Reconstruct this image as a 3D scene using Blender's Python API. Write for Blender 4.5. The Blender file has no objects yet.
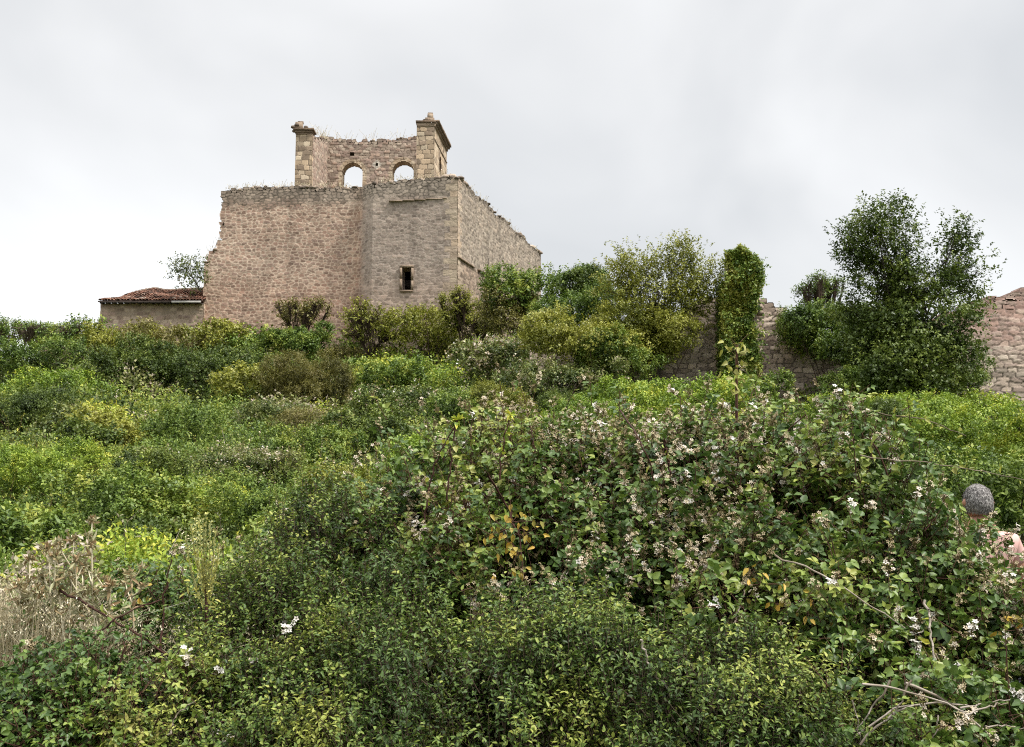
import bpy, math, random
import numpy as np
from mathutils import Vector
SC = bpy.context.scene
COL = SC.collection
rng = np.random.default_rng(7)
random.seed(7)
R = math.radians
# ---------------------------------------------------------------- camera
F = 1050.0; W, H = 1024, 747; HOR = 500.0; EYE = 1.6
PITCH = math.atan((HOR - H/2) / F)
cp, sp_ = math.cos(PITCH), math.sin(PITCH)
def at(px, py, Y):
    """world point seen at pixel (px,py) at forward distance Y"""
    u = (px - W/2)/F; w = -(py - H/2)/F
    y = cp - w*sp_; z = sp_ + w*cp
    k = Y/y
    return np.array([u*k, Y, EYE + z*k])
cam = bpy.data.cameras.new('camera'); cam.lens = F/W*36; cam.sensor_width = 36
cam.clip_end = 9000; cam.clip_start = 0.05
co = bpy.data.objects.new('camera', cam); COL.objects.link(co)
co.location = (0, 0, EYE); co.rotation_euler = (R(90)+PITCH, 0, 0)
SC.camera = co
SC.view_settings.view_transform = 'Standard'; SC.view_settings.look = 'None'
SC.view_settings.exposure = EXPOSURE = 1.75
SC.view_settings.gamma = 1; SC.view_settings.use_curve_mapping = False
SC.cycles.max_bounces = 6; SC.cycles.diffuse_bounces = 3; SC.cycles.glossy_bounces = 2
SC.cycles.transmission_bounces = 3; SC.cycles.transparent_max_bounces = 4
SC.cycles.use_denoising = False
SC.cycles.filter_width = 1.1

# ---------------------------------------------------------------- numpy helpers
def h01(ix, iy, iz, seed=0):
    x = (ix.astype(np.int64)*374761393 + iy.astype(np.int64)*668265263 + iz.astype(np.int64)*2147483647 + seed*1274126177) & 0xffffffff
    x = ((x ^ (x >> 13))*1274126177) & 0xffffffff
    x = ((x ^ (x >> 16))*2246822519) & 0xffffffff
    x = (x ^ (x >> 15)) & 0xffffff
    return x/float(0xffffff)
def vnoise(x, y, z=None, seed=0):
    x = np.asarray(x, float); y = np.asarray(y, float)
    z = np.zeros_like(x) if z is None else np.asarray(z, float)
    ix, iy, iz = np.floor(x), np.floor(y), np.floor(z)
    fx, fy, fz = x-ix, y-iy, z-iz
    fx = fx*fx*(3-2*fx); fy = fy*fy*(3-2*fy); fz = fz*fz*(3-2*fz)
    r = 0
    for dx in (0, 1):
        for dy in (0, 1):
            for dz in (0, 1):
                w = (fx if dx else 1-fx)*(fy if dy else 1-fy)*(fz if dz else 1-fz)
                r = r + w*h01(ix+dx, iy+dy, iz+dz, seed)
    return r
def fbm(x, y, z=None, seed=0, o=3):
    r = 0; a = 0.5; t = 0
    for k in range(o):
        r = r + a*vnoise(x*2**k, y*2**k, None if z is None else z*2**k, seed+k*17); t += a; a *= .5
    return r/t
def sstep(a, b, x):
    t = np.clip((x-a)/(b-a), 0, 1); return t*t*(3-2*t)
def nrm(v):
    return v/np.maximum(np.linalg.norm(v, axis=-1, keepdims=True), 1e-9)
def rdir(n):
    return nrm(rng.normal(size=(n, 3)))

def mesh_np(name, V, faces, mat, parent=None, attrs=None, smooth=False):
    """V (n,3); faces list of (m,k) int arrays"""
    me = bpy.data.meshes.new(name)
    V = np.asarray(V, np.float32)
    me.vertices.add(len(V)); me.vertices.foreach_set('co', V.ravel())
    faces = [np.asarray(f, np.int32) for f in faces if len(f)]
    nl = sum(f.size for f in faces); npoly = sum(len(f) for f in faces)
    me.loops.add(nl); me.polygons.add(npoly)
    me.loops.foreach_set('vertex_index', np.concatenate([f.ravel() for f in faces]))
    sizes = np.concatenate([np.full(len(f), f.shape[1], np.int32) for f in faces])
    st = np.concatenate([[0], np.cumsum(sizes)[:-1]]).astype(np.int32)
    me.polygons.foreach_set('loop_start', st)
    if smooth: me.polygons.foreach_set('use_smooth', np.ones(npoly, bool))
    me.update(calc_edges=True)
    for k, a in (attrs or {}).items():
        a = np.asarray(a, np.float32)
        if a.ndim == 1:
            at_ = me.attributes.new(k, 'FLOAT', 'POINT'); at_.data.foreach_set('value', a)
        else:
            at_ = me.attributes.new(k, 'FLOAT_COLOR', 'POINT')
            if a.shape[1] == 3: a = np.concatenate([a, np.ones((len(a), 1), np.float32)], 1)
            at_.data.foreach_set('color', a.ravel())
    if mat: me.materials.append(mat)
    o = bpy.data.objects.new(name, me); COL.objects.link(o)
    if parent is not None:
        o.parent = parent
        o.matrix_parent_inverse = parent.matrix_basis.inverted()
    return o
def tag(o, label=None, cat=None, group=None, kind=None):
    if label: o['label'] = label
    if cat: o['category'] = cat
    if group: o['group'] = group
    if kind: o['kind'] = kind
    return o
def empty(name, loc, label=None, cat=None, group=None, kind=None):
    o = bpy.data.objects.new(name, None); COL.objects.link(o); o.location = [float(c) for c in loc]
    o.empty_display_size = .2
    return tag(o, label, cat, group, kind)

class Geo:
    """collects verts/faces + attribute values"""
    def __init__(s): s.V = []; s.Fc = {}; s.n = 0; s.T = []
    def add(s, V, faces, t):
        V = np.asarray(V, float).reshape(-1, 3)
        for f in faces:
            f = np.asarray(f)
            s.Fc.setdefault(f.shape[1], []).append(f + s.n)
        s.V.append(V); s.n += len(V)
        t = np.asarray(t, float)
        if t.ndim == 0: t = np.full(len(V), float(t))
        s.T.append(t)
    def build(s, name, mat, parent=None, smooth=False, attr='tint'):
        if not s.n: return None
        return mesh_np(name, np.concatenate(s.V), [np.concatenate(f) for f in s.Fc.values()], mat, parent,
                       {attr: np.concatenate(s.T)}, smooth)
def add_leaves(g, P, D, N, L, Wd, tint, shape='ovate', fold=.18):
    """P base, D direction, N normal, L length, Wd width"""
    n = len(P)
    if n == 0: return
    D = nrm(D); S = nrm(np.cross(D, N)); N = np.cross(S, D)
    L = np.broadcast_to(L, (n,))[:, None]; Wd = np.broadcast_to(Wd, (n,))[:, None]
    if shape == 'far':      # one folded quad
        a = P; tip = P + D*L - N*L*.12
        m = P + D*L*.48 + N*Wd*fold
        V = np.stack([a, m + S*Wd*.5, tip, m - S*Wd*.5], 1)
        f = np.arange(n)[:, None]*4 + np.array([[0, 1, 2, 3]])
        g.add(V, [f], np.repeat(tint, 4))
    else:
        if shape == 'ovate': w1, w2 = .5, .36
        elif shape == 'round': w1, w2 = .5, .46
        else: w1, w2 = .34, .42
        droop = -N*L*.16
        a = P; tip = P + D*L + droop
        up = N*Wd*fold
        V = np.stack([a, P + D*L*.3 + S*Wd*w1 + up, P + D*L*.68 + S*Wd*w2 + up + droop*.4, tip,
                      P + D*L*.68 - S*Wd*w2 + up + droop*.4, P + D*L*.3 - S*Wd*w1 + up], 1)
        b = np.arange(n)[:, None]*6
        g.add(V, [b + np.array([[0, 1, 2, 3]]), b + np.array([[0, 3, 4, 5]])], np.repeat(tint, 6))
def add_tubes(g, A, B, ra, rb, tint=.5, sides=4):
    A = np.asarray(A, float).reshape(-1, 3); B = np.asarray(B, float).reshape(-1, 3); n = len(A)
    if not n: return
    D = nrm(B - A); ref = np.where(np.abs(D[:, 2:3]) > .9, np.array([[1., 0, 0]]), np.array([[0, 0, 1.]]))
    U = nrm(np.cross(D, ref)); Wv = np.cross(D, U)
    ra = np.broadcast_to(ra, (n,)); rb = np.broadcast_to(rb, (n,))
    rings = []
    for C, r in ((A, ra), (B, rb)):
        for k in range(sides):
            t = 2*math.pi*k/sides
            rings.append(C + (U*math.cos(t) + Wv*math.sin(t))*r[:, None])
    V = np.stack(rings, 1)
    b = np.arange(n)[:, None]*(2*sides)
    fs = [b + np.array([[k, (k+1) % sides, sides+(k+1) % sides, sides+k]]) for k in range(sides)]
    t = np.broadcast_to(tint, (n,))
    g.add(V, fs, np.repeat(t, 2*sides))
def add_curve(g, pts, r0, r1, tint=.5, sides=5):
    pts = np.asarray(pts, float); n = len(pts)-1
    rr = np.linspace(r0, r1, n+1)
    add_tubes(g, pts[:-1], pts[1:], rr[:-1], rr[1:], tint, sides)
def bez(a, b, c, n=8):
    t = np.linspace(0, 1, n+1)[:, None]
    return (1-t)**2*np.asarray(a) + 2*t*(1-t)*np.asarray(b) + t*t*np.asarray(c)
def add_box(g, c, sx, sy, sz, rot=0, jit=0, tint=.5):
    """box centred at c (z centre)"""
    v = np.array([[x, y, z] for z in (-.5, .5) for (x, y) in ((-.5, -.5), (.5, -.5), (.5, .5), (-.5, .5))])*[sx, sy, sz]
    if jit: v = v + rng.normal(scale=jit, size=v.shape)
    ca, sa = math.cos(rot), math.sin(rot)
    v = np.stack([v[:, 0]*ca - v[:, 1]*sa, v[:, 0]*sa + v[:, 1]*ca, v[:, 2]], 1) + np.asarray(c)
    g.add(v, [np.array([[0, 3, 2, 1], [4, 5, 6, 7], [0, 1, 5, 4], [1, 2, 6, 5], [2, 3, 7, 6], [3, 0, 4, 7]])], tint)
def add_stone(g, c, sx, sy, sz, tint):
    """rough rounded stone: jittered cube with cut corners"""
    pts = []
    for z, s in ((-.5, .8), (-.15, 1.), (.2, .95), (.5, .6)):
        for k in range(6):
            t = k/6*2*math.pi + rng.uniform(-.2, .2)
            q = s*rng.uniform(.82, 1.1)
            pts.append([math.cos(t)*.56*q, math.sin(t)*.56*q, z + rng.uniform(-.07, .07)])
    v = np.array(pts)*[sx, sy, sz]
    a = rng.uniform(0, 6.28); 
    # keep long axis, small yaw only
    a = rng.normal(scale=.25); ca, sa = math.cos(a), math.sin(a)
    v = np.stack([v[:, 0]*ca - v[:, 1]*sa, v[:, 0]*sa + v[:, 1]*ca, v[:, 2]], 1) + np.asarray(c)
    q = [[r*6+k, r*6+(k+1) % 6, (r+1)*6+(k+1) % 6, (r+1)*6+k] for r in range(3) for k in range(6)]
    g.add(v, [np.array(q), np.array([[5, 4, 3, 2, 1, 0], [18, 19, 20, 21, 22, 23]])], tint)

# ---------------------------------------------------------------- materials
def nmat(name):
    m = bpy.data.materials.new(name); m.use_nodes = True
    nt = m.node_tree; nt.nodes.clear()
    return m, nt, nt.nodes.new, nt.links.new
def srgb(*c):
    return tuple(((v/255+.055)/1.055)**2.4 if v/255 > .04045 else v/255/12.92 for v in c) + (1,)
def leafmat(name, stops, rough=.5, transl=.22, spec=.35, nscale=1.3, nmix=.35):
    stops = [(p, (c[0]*1.58, c[1]*1.33, c[2]*.92)) if c[1] > c[0]*1.05 else (p, c) for p, c in stops]
    m, nt, N, Lk = nmat(name)
    out = N('ShaderNodeOutputMaterial'); pr = N('ShaderNodeBsdfPrincipled'); tr = N('ShaderNodeBsdfTranslucent')
    mx = N('ShaderNodeMixShader'); at_ = N('ShaderNodeAttribute'); at_.attribute_name = 'tint'
    no = N('ShaderNodeTexNoise'); no.inputs['Scale'].default_value = nscale; no.inputs['Detail'].default_value = 3
    geo = N('ShaderNodeNewGeometry'); Lk(geo.outputs['Position'], no.inputs['Vector'])
    mr = N('ShaderNodeMapRange'); mr.inputs['From Min'].default_value = .3; mr.inputs['From Max'].default_value = .7
    mr.inputs['To Min'].default_value = -nmix; mr.inputs['To Max'].default_value = nmix; Lk(no.outputs['Fac'], mr.inputs['Value'])
    ad = N('ShaderNodeMath'); ad.operation = 'ADD'; Lk(at_.outputs['Fac'], ad.inputs[0]); Lk(mr.outputs[0], ad.inputs[1])
    rp = N('ShaderNodeValToRGB'); el = rp.color_ramp.elements
    while len(el) < len(stops): el.new(.5)
    for e, (p, c) in zip(el, stops): e.position = p; e.color = c if len(c) == 4 else tuple(c)+(1,)
    Lk(ad.outputs[0], rp.inputs['Fac'])
    Lk(rp.outputs['Color'], pr.inputs['Base Color']); Lk(rp.outputs['Color'], tr.inputs['Color'])
    pr.inputs['Roughness'].default_value = rough; pr.inputs['Specular IOR Level'].default_value = spec
    mx.inputs['Fac'].default_value = transl
    Lk(pr.outputs[0], mx.inputs[1]); Lk(tr.outputs[0], mx.inputs[2]); Lk(mx.outputs[0], out.inputs['Surface'])
    return m
def stonemat(name, attr='Col', rough=.95, bscale=14, bstr=.5, bdist=.02):
    m, nt, N, Lk = nmat(name)
    out = N('ShaderNodeOutputMaterial'); pr = N('ShaderNodeBsdfPrincipled'); at_ = N('ShaderNodeAttribute'); at_.attribute_name = attr
    geo = N('ShaderNodeNewGeometry')
    no = N('ShaderNodeTexNoise'); no.inputs['Scale'].default_value = bscale; no.inputs['Detail'].default_value = 5
    no2 = N('ShaderNodeTexNoise'); no2.inputs['Scale'].default_value = 2.2; no2.inputs['Detail'].default_value = 4
    for q in (no, no2): Lk(geo.outputs['Position'], q.inputs['Vector'])
    hs = N('ShaderNodeHueSaturation'); Lk(at_.outputs['Color'], hs.inputs['Color'])
    mr = N('ShaderNodeMapRange'); mr.inputs['From Min'].default_value = .25; mr.inputs['From Max'].default_value = .75
    mr.inputs['To Min'].default_value = .72; mr.inputs['To Max'].default_value = 1.28
    av = N('ShaderNodeMath'); av.operation = 'MULTIPLY_ADD'; av.inputs[1].default_value = .6
    Lk(no.outputs['Fac'], av.inputs[0])
    m2 = N('ShaderNodeMath'); m2.operation = 'MULTIPLY'; m2.inputs[1].default_value = .4; Lk(no2.outputs['Fac'], m2.inputs[0])
    Lk(m2.outputs[0], av.inputs[2]); Lk(av.outputs[0], mr.inputs['Value']); Lk(mr.outputs[0], hs.inputs['Value'])
    Lk(hs.outputs[0], pr.inputs['Base Color']); pr.inputs['Roughness'].default_value = rough
    pr.inputs['Specular IOR Level'].default_value = .15
    bp = N('ShaderNodeBump'); bp.inputs['Strength'].default_value = bstr; bp.inputs['Distance'].default_value = bdist
    Lk(no.outputs['Fac'], bp.inputs['Height']); Lk(bp.outputs[0], pr.inputs['Normal'])
    Lk(pr.outputs[0], out.inputs['Surface']); return m
def rampmat(name, stops, rough=.9, attr='tint', spec=.2, nscale=8, nmix=.15, bump=.3, bdist=.01):
    m, nt, N, Lk = nmat(name)
    out = N('ShaderNodeOutputMaterial'); pr = N('ShaderNodeBsdfPrincipled'); at_ = N('ShaderNodeAttribute'); at_.attribute_name = attr
    geo = N('ShaderNodeNewGeometry'); no = N('ShaderNodeTexNoise'); no.inputs['Scale'].default_value = nscale; no.inputs['Detail'].default_value = 4
    Lk(geo.outputs['Position'], no.inputs['Vector'])
    mr = N('ShaderNodeMapRange'); mr.inputs['From Min'].default_value = .3; mr.inputs['From Max'].default_value = .7
    mr.inputs['To Min'].default_value = -nmix; mr.inputs['To Max'].default_value = nmix; Lk(no.outputs['Fac'], mr.inputs['Value'])
    ad = N('ShaderNodeMath'); ad.operation = 'ADD'; Lk(at_.outputs['Fac'], ad.inputs[0]); Lk(mr.outputs[0], ad.inputs[1])
    rp = N('ShaderNodeValToRGB'); el = rp.color_ramp.elements
    while len(el) < len(stops): el.new(.5)
    for e, (p, c) in zip(el, stops): e.position = p; e.color = c if len(c) == 4 else tuple(c)+(1,)
    Lk(ad.outputs[0], rp.inputs['Fac']); Lk(rp.outputs['Color'], pr.inputs['Base Color'])
    pr.inputs['Roughness'].default_value = rough; pr.inputs['Specular IOR Level'].default_value = spec
    bp = N('ShaderNodeBump'); bp.inputs['Strength'].default_value = bump; bp.inputs['Distance'].default_value = bdist
    Lk(no.outputs['Fac'], bp.inputs['Height']); Lk(bp.outputs[0], pr.inputs['Normal'])
    Lk(pr.outputs[0], out.inputs['Surface']); return m

M = {}
M['stone'] = stonemat('rubble_stone')
M['bramble'] = leafmat('bramble_leaf', [(0, (.02, .05, .014)), (.35, (.042, .092, .022)), (.62, (.10, .17, .04)), (.85, (.20, .26, .075)), (1, (.30, .28, .08))], rough=.45, spec=.4, nmix=.2)
M['small'] = leafmat('small_leaf', [(0, (.017, .040, .011)), (.4, (.042, .090, .022)), (.72, (.10, .165, .042)), (1, (.21, .27, .08))], rough=.5, nscale=2.5)
M['bright'] = leafmat('bright_leaf', [(0, (.05, .10, .018)), (.4, (.11, .20, .03)), (.7, (.19, .29, .045)), (1, (.33, .37, .07))])
M['mid'] = leafmat('mid_leaf', [(0, (.025, .055, .014)), (.4, (.065, .125, .026)), (.75, (.13, .205, .045)), (1, (.22, .27, .07))])
M['olive'] = leafmat('olive_leaf', [(0, (.06, .085, .016)), (.4, (.125, .16, .03)), (.75, (.20, .24, .05)), (1, (.32, .31, .09))])
M['dark'] = leafmat('dark_leaf', [(0, (.018, .036, .010)), (.45, (.042, .078, .018)), (.8, (.085, .135, .032)), (1, (.14, .20, .05))])
M['greybush'] = leafmat('greyish_leaf', [(0, (.03, .055, .02)), (.45, (.075, .115, .038)), (.75, (.15, .185, .075)), (.9, (.28, .25, .16)), (1, (.45, .37, .30))])
M['brown'] = leafmat('brownish_leaf', [(0, (.05, .06, .02)), (.45, (.12, .13, .038)), (.75, (.20, .185, .065)), (1, (.31, .24, .12))])
M['yellow'] = leafmat('yellow_leaf', [(0, (.22, .2, .04)), (.5, (.42, .3, .045)), (1, (.55, .33, .05))], nmix=.2)
M['petal'] = leafmat('petal', [(0, (.20, .14, .06)), (.35, (.36, .28, .15)), (.6, (.50, .42, .28)), (.82, (.62, .53, .44)), (1, (.76, .73, .68))], nmix=.12, transl=.15)
M['straw'] = leafmat('straw', [(0, (.28, .22, .12)), (.4, (.50, .42, .26)), (.75, (.64, .56, .38)), (1, (.74, .68, .50))], nmix=.15, transl=.1)
M['twig'] = rampmat('twig_bark', [(0, (.03, .02, .014)), (.5, (.075, .052, .036)), (.8, (.19, .15, .11)), (1, (.36, .31, .26))])
M['cane'] = rampmat('bramble_cane', [(0, (.035, .015, .012)), (.5, (.075, .035, .025)), (.8, (.13, .11, .04)), (1, (.28, .30, .12))], nmix=.1)
M['bark'] = rampmat('tree_bark', [(0, (.03, .025, .02)), (.5, (.07, .06, .045)), (1, (.14, .12, .1))], nscale=20, bump=.6)
M['tile'] = rampmat('clay_tile', [(0, (.06, .04, .032)), (.3, (.12, .07, .05)), (.6, (.23, .115, .08)), (.85, (.33, .19, .13)), (1, (.42, .34, .28))], nscale=6, nmix=.12)
M['wood'] = rampmat('old_wood', [(0, (.03, .025, .02)), (.5, (.09, .075, .06)), (1, (.42, .40, .37))], nmix=.05)
M['block'] = rampmat('ashlar', [(0, (.13, .09, .06)), (.35, (.27, .205, .15)), (.7, (.36, .285, .21)), (1, (.44, .37, .29))], nscale=14, nmix=.2, bump=.35, bdist=.008)
M['cap'] = rampmat('loose_stone', [(0, (.09, .07, .055)), (.4, (.2, .155, .12)), (.75, (.33, .26, .2)), (1, (.46, .4, .33))], nscale=9, nmix=.15, bump=.5, bdist=.02)

# ---------------------------------------------------------------- world and light
wd = bpy.data.worlds.new('World'); SC.world = wd; wd.use_nodes = True
nt = wd.node_tree; nt.nodes.clear(); N = nt.nodes.new; Lk = nt.links.new
SUN_EL, SUN_AZ = R(56), R(112)       # azimuth clockwise from +Y (behind the camera, to its right)
out = N('ShaderNodeOutputWorld'); bg = N('ShaderNodeBackground'); bg.inputs['Strength'].default_value = .1
sky = N('ShaderNodeTexSky'); sky.sky_type = 'NISHITA'; sky.sun_disc = False
sky.sun_elevation = SUN_EL; sky.sun_rotation = SUN_AZ
tc = N('ShaderNodeTexCoord')
mp = N('ShaderNodeMapping'); mp.inputs['Scale'].default_value = (1, 1, 1.25); Lk(tc.outputs['Generated'], mp.inputs['Vector'])
n1 = N('ShaderNodeTexNoise'); n1.inputs['Scale'].default_value = 2.6; n1.inputs['Detail'].default_value = 4.5; n1.inputs['Roughness'].default_value = .45
n1.inputs['Distortion'].default_value = .3
Lk(mp.outputs[0], n1.inputs['Vector'])
mr = N('ShaderNodeMapRange'); mr.inputs['From Min'].default_value = .36; mr.inputs['From Max'].default_value = .66; Lk(n1.outputs['Fac'], mr.inputs['Value'])
cr = N('ShaderNodeValToRGB'); e = cr.color_ramp.elements
e[0].position = 0; e[0].color = srgb(211, 212, 212); e[1].position = 1; e[1].color = srgb(243, 243, 242)
e2 = cr.color_ramp.elements.new(.5); e2.color = srgb(228, 228, 227)
Lk(mr.outputs[0], cr.inputs['Fac'])
# bright low band towards one side, overcast sky brighter overhead
sx = N('ShaderNodeSeparateXYZ'); Lk(tc.outputs['Generated'], sx.inputs[0])
zr = N('ShaderNodeMapRange'); zr.inputs['From Min'].default_value = .47; zr.inputs['From Max'].default_value = .95
zr.inputs['To Min'].default_value = 1.0; zr.inputs['To Max'].default_value = ZEN = 3.7; Lk(sx.outputs['Z'], zr.inputs['Value'])
xr = N('ShaderNodeMapRange'); xr.inputs['From Min'].default_value = .05; xr.inputs['From Max'].default_value = -.42
xr.inputs['To Min'].default_value = 0; xr.inputs['To Max'].default_value = 1; Lk(sx.outputs['X'], xr.inputs['Value'])
lr = N('ShaderNodeMapRange'); lr.inputs['From Min'].default_value = .32; lr.inputs['From Max'].default_value = .08
lr.inputs['To Min'].default_value = 0; lr.inputs['To Max'].default_value = .30; Lk(sx.outputs['Z'], lr.inputs['Value'])
xm = N('ShaderNodeMath'); xm.operation = 'MULTIPLY'; Lk(xr.outputs[0], xm.inputs[0]); Lk(lr.outputs[0], xm.inputs[1])
gain = N('ShaderNodeMath'); gain.operation = 'ADD'; Lk(zr.outputs[0], gain.inputs[0]); Lk(xm.outputs[0], gain.inputs[1])
g10 = N('ShaderNodeMath'); g10.operation = 'MULTIPLY'; g10.inputs[1].default_value = SKYG = 3.36; Lk(gain.outputs[0], g10.inputs[0])
sc_ = N('ShaderNodeVectorMath'); sc_.operation = 'SCALE'; Lk(cr.outputs['Color'], sc_.inputs[0]); Lk(g10.outputs[0], sc_.inputs['Scale'])
mix = N('ShaderNodeMix'); mix.data_type = 'RGBA'; mix.inputs['Factor'].default_value = .06
Lk(sc_.outputs[0], mix.inputs['A']); Lk(sky.outputs[0], mix.inputs['B'])
Lk(mix.outputs['Result'], bg.inputs['Color']); Lk(bg.outputs[0], out.inputs['Surface'])
sl = bpy.data.lights.new('sun', 'SUN'); sl.energy = 1.5; sl.angle = R(10); sl.color = (1, .965, .91)
so = bpy.data.objects.new('sun', sl); COL.objects.link(so)
sd = Vector((math.sin(SUN_AZ)*math.cos(SUN_EL), math.cos(SUN_AZ)*math.cos(SUN_EL), math.sin(SUN_EL)))
so.rotation_euler = sd.to_track_quat('Z', 'Y').to_euler(); so.location = (0, 0, 60)

# ---------------------------------------------------------------- terrain
_gy = np.array([-4000, -60, 0, 7, 9, 13, 20, 35, 50, 62, 66, 95, 130, 260, 9000.])
_gz = np.array([-6, -1.5, 0, 0, .1, .2, .8, 2.8, 5.6, 9.3, 10.9, 11.3, 9, -4, -8.])
def ground(x, y):
    x = np.asarray(x, float); y = np.asarray(y, float)
    z = np.interp(y, _gy, _gz)
    far = sstep(8, 30, y)*(1-sstep(150, 300, y))
    z = z + far*(fbm(x/9, y/9, None, 5)-.5)*1.2
    z = z - .9*np.exp(-((x+9.5)/4.2)**2-((y-61)/4.5)**2)
    lat = sstep(14, 45, np.abs(x+2))      # shoulders of the hill drop away sideways
    z = z - lat*sstep(20, 70, y)*4.0*(1-sstep(150, 300, y))
    return z
xs = np.unique(np.concatenate([np.linspace(-40, 40, 161), -np.geomspace(40, 4000, 24), np.geomspace(40, 4000, 24)]))
ys = np.unique(np.concatenate([np.linspace(-10, 110, 241), -np.geomspace(10, 3000, 16), np.geomspace(110, 8000, 30)]))
X, Y_ = np.meshgrid(xs, ys); Z = ground(X, Y_)
V = np.stack([X.ravel(), Y_.ravel(), Z.ravel()], 1); nx, ny = len(xs), len(ys)
i, j = np.meshgrid(np.arange(nx-1), np.arange(ny-1)); b = (j*nx+i).ravel()
soil = rampmat('soil', [(0, (.02, .026, .012)), (.5, (.045, .055, .022)), (1, (.09, .085, .04))], nscale=1.5, nmix=.5, bump=.6, bdist=.05)
g_o = mesh_np('ground', V, [np.stack([b, b+1, b+nx+1, b+nx], 1)], soil, None, {'tint': np.full(len(V), .5)}, True)
tag(g_o, 'earth hillside rising beneath the bushes up to the ruin', 'ground', kind='structure')
# ================================================================ masonry
def worley(s, z, cw, ch, seed, jx=.7, jz=.35, p=4.5):
    """stones in rough courses: returns id hash, centre s, centre z, edge distance"""
    s = np.asarray(s, float); z = np.asarray(z, float)
    a = s/cw; b = z/ch
    ib = np.floor(b); F1 = np.full(a.shape, 1e9); F2 = F1.copy()
    ID = np.zeros(a.shape); CS = np.zeros(a.shape); CZ = np.zeros(a.shape)
    for db in (-1, 0, 1):
        row = ib+db; off = h01(row, row*0+3, row*0, seed)*7.3
        ia = np.floor(a+off)
        for da in (-1, 0, 1):
            ca = ia+da
            r1 = h01(ca, row, row*0+1, seed); r2 = h01(ca, row, row*0+2, seed)
            cx = ca + .5 + (r1-.5)*jx - off; cz = row + .5 + (r2-.5)*jz
            d = (np.abs(a-cx)**p + np.abs((b-cz)*1.0)**p)**(1/p)
            nw = d < F1
            F2 = np.where(nw, F1, np.minimum(F2, d)); F1 = np.where(nw, d, F1)
            ID = np.where(nw, h01(ca, row, row*0+5, seed), ID)
            CS = np.where(nw, cx*cw, CS); CZ = np.where(nw, cz*ch, CZ)
    return ID, CS, CZ, F2-F1
def pal(ID, cols):
    cols = np.array(cols); k = np.minimum((ID*len(cols)).astype(int), len(cols)-1); return cols[k]
def wall(name, path, zb, ztop, style, thick=.9, res=.06, cw=.42, ch=.26, seed=1, keep=None, parent=None, jx=.7, jz=.35, relief=.035, ragged=True, wave=.05):
    """a masonry wall along path: front face to the right of travel, both faces relieved stone by stone"""
    path = np.array(path, float); seg = np.linalg.norm(np.diff(path, axis=0), axis=1); cum = np.concatenate([[0], np.cumsum(seg)])
    Ltot = cum[-1]; ns = max(2, int(round(Ltot/res))); ds = Ltot/ns
    sv = np.linspace(0, Ltot, ns+1)
    zmax = max(ztop(q) for q in np.linspace(0, Ltot, 60)) + .5
    nz = int((zmax-zb)/res); zv = zb + np.arange(nz+1)*res
    S, Zg = np.meshgrid(sv, zv)
    ID, CS, CZ, E = worley(S + (fbm(S/1.3, Zg/1.3, None, seed+3)-.5)*.25, Zg + (fbm(S/2, Zg/2, None, seed+4)-.5)*.3, cw, ch, seed, jx, jz)
    Sc, Zc = np.meshgrid((sv[:-1]+sv[1:])/2, (zv[:-1]+zv[1:])/2)
    ztv = np.array([ztop(q) for q in sv])
    if ragged:
        _, cs, cz, ee = worley(Sc + (fbm(Sc/1.3, Zc/1.3, None, seed+3)-.5)*.25, Zc + (fbm(Sc/2, Zc/2, None, seed+4)-.5)*.3, cw, ch, seed, jx, jz)
        cs = cs - (fbm(Sc/1.3, Zc/1.3, None, seed+3)-.5)*.25; cz = cz - (fbm(Sc/2, Zc/2, None, seed+4)-.5)*.3
        K = cz < np.interp(cs, sv, ztv)
        K &= ~((cz > np.interp(cs, sv, ztv)-ch*1.1) & (ee < .08))
    else:
        K = Zc < np.interp(Sc, sv, ztv)
    if keep is not None: K &= keep(Sc, Zc)
    px = np.interp(S, cum, path[:, 0]); py = np.interp(S, cum, path[:, 1])
    t = np.diff(path, axis=0)/seg[:, None]; nn = np.stack([t[:, 1], -t[:, 0]], 1)
    k = np.clip(np.searchsorted(cum, sv, 'right')-1, 0, len(seg)-1); nv = nn[k]
    for c in range(1, len(cum)-1):   # mitre at bends
        m_ = np.abs(sv-cum[c]) < ds*.6
        mi = nn[c-1]+nn[c]; mi = mi/np.linalg.norm(mi); nv[m_] = mi
    depth = (sstep(.01, .10, E)*relief*.8 + ID*relief*.7 - relief + (fbm(S*.5, Zg*.5, None, seed+9)-.5)*wave*2)
    out = []
    for side, off in ((1, 0.), (-1, -thick)):
        d = off + (depth if side == 1 else -depth)
        out.append(np.stack([px + nv[:, 0]*d, py + nv[:, 1]*d, Zg], -1).reshape(-1, 3))
    colr = style(S, Zg, ID, E).reshape(-1, 3)
    n0 = (nz+1)*(ns+1)
    J, I = np.nonzero(K); b = J*(ns+1)+I
    front = np.stack([b, b+1, b+ns+2, b+ns+1], 1)
    back = np.stack([b+n0, b+ns+1+n0, b+ns+2+n0, b+1+n0], 1)
    Kp = np.pad(K, 1); sides = []
    Jp, Ip = J+1, I+1
    for (dj, di, a_, c_) in ((0, -1, ns+1, 0), (0, 1, 1, ns+2), (-1, 0, 0, 1), (1, 0, ns+2, ns+1)):
        m_ = ~Kp[Jp+dj, Ip+di]
        q = b[m_]
        sides.append(np.stack([q+a_, q+c_, q+c_+n0, q+a_+n0], 1))
    fs = np.concatenate([front, back]+sides)
    V = np.concatenate(out); C = np.concatenate([colr, colr])
    used = np.unique(fs); remap = np.full(len(V), -1); remap[used] = np.arange(len(used))
    return mesh_np(name, V[used], [remap[fs]], M['stone'], parent, {'Col': np.clip(C[used], 0, 1)}, True)

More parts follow.
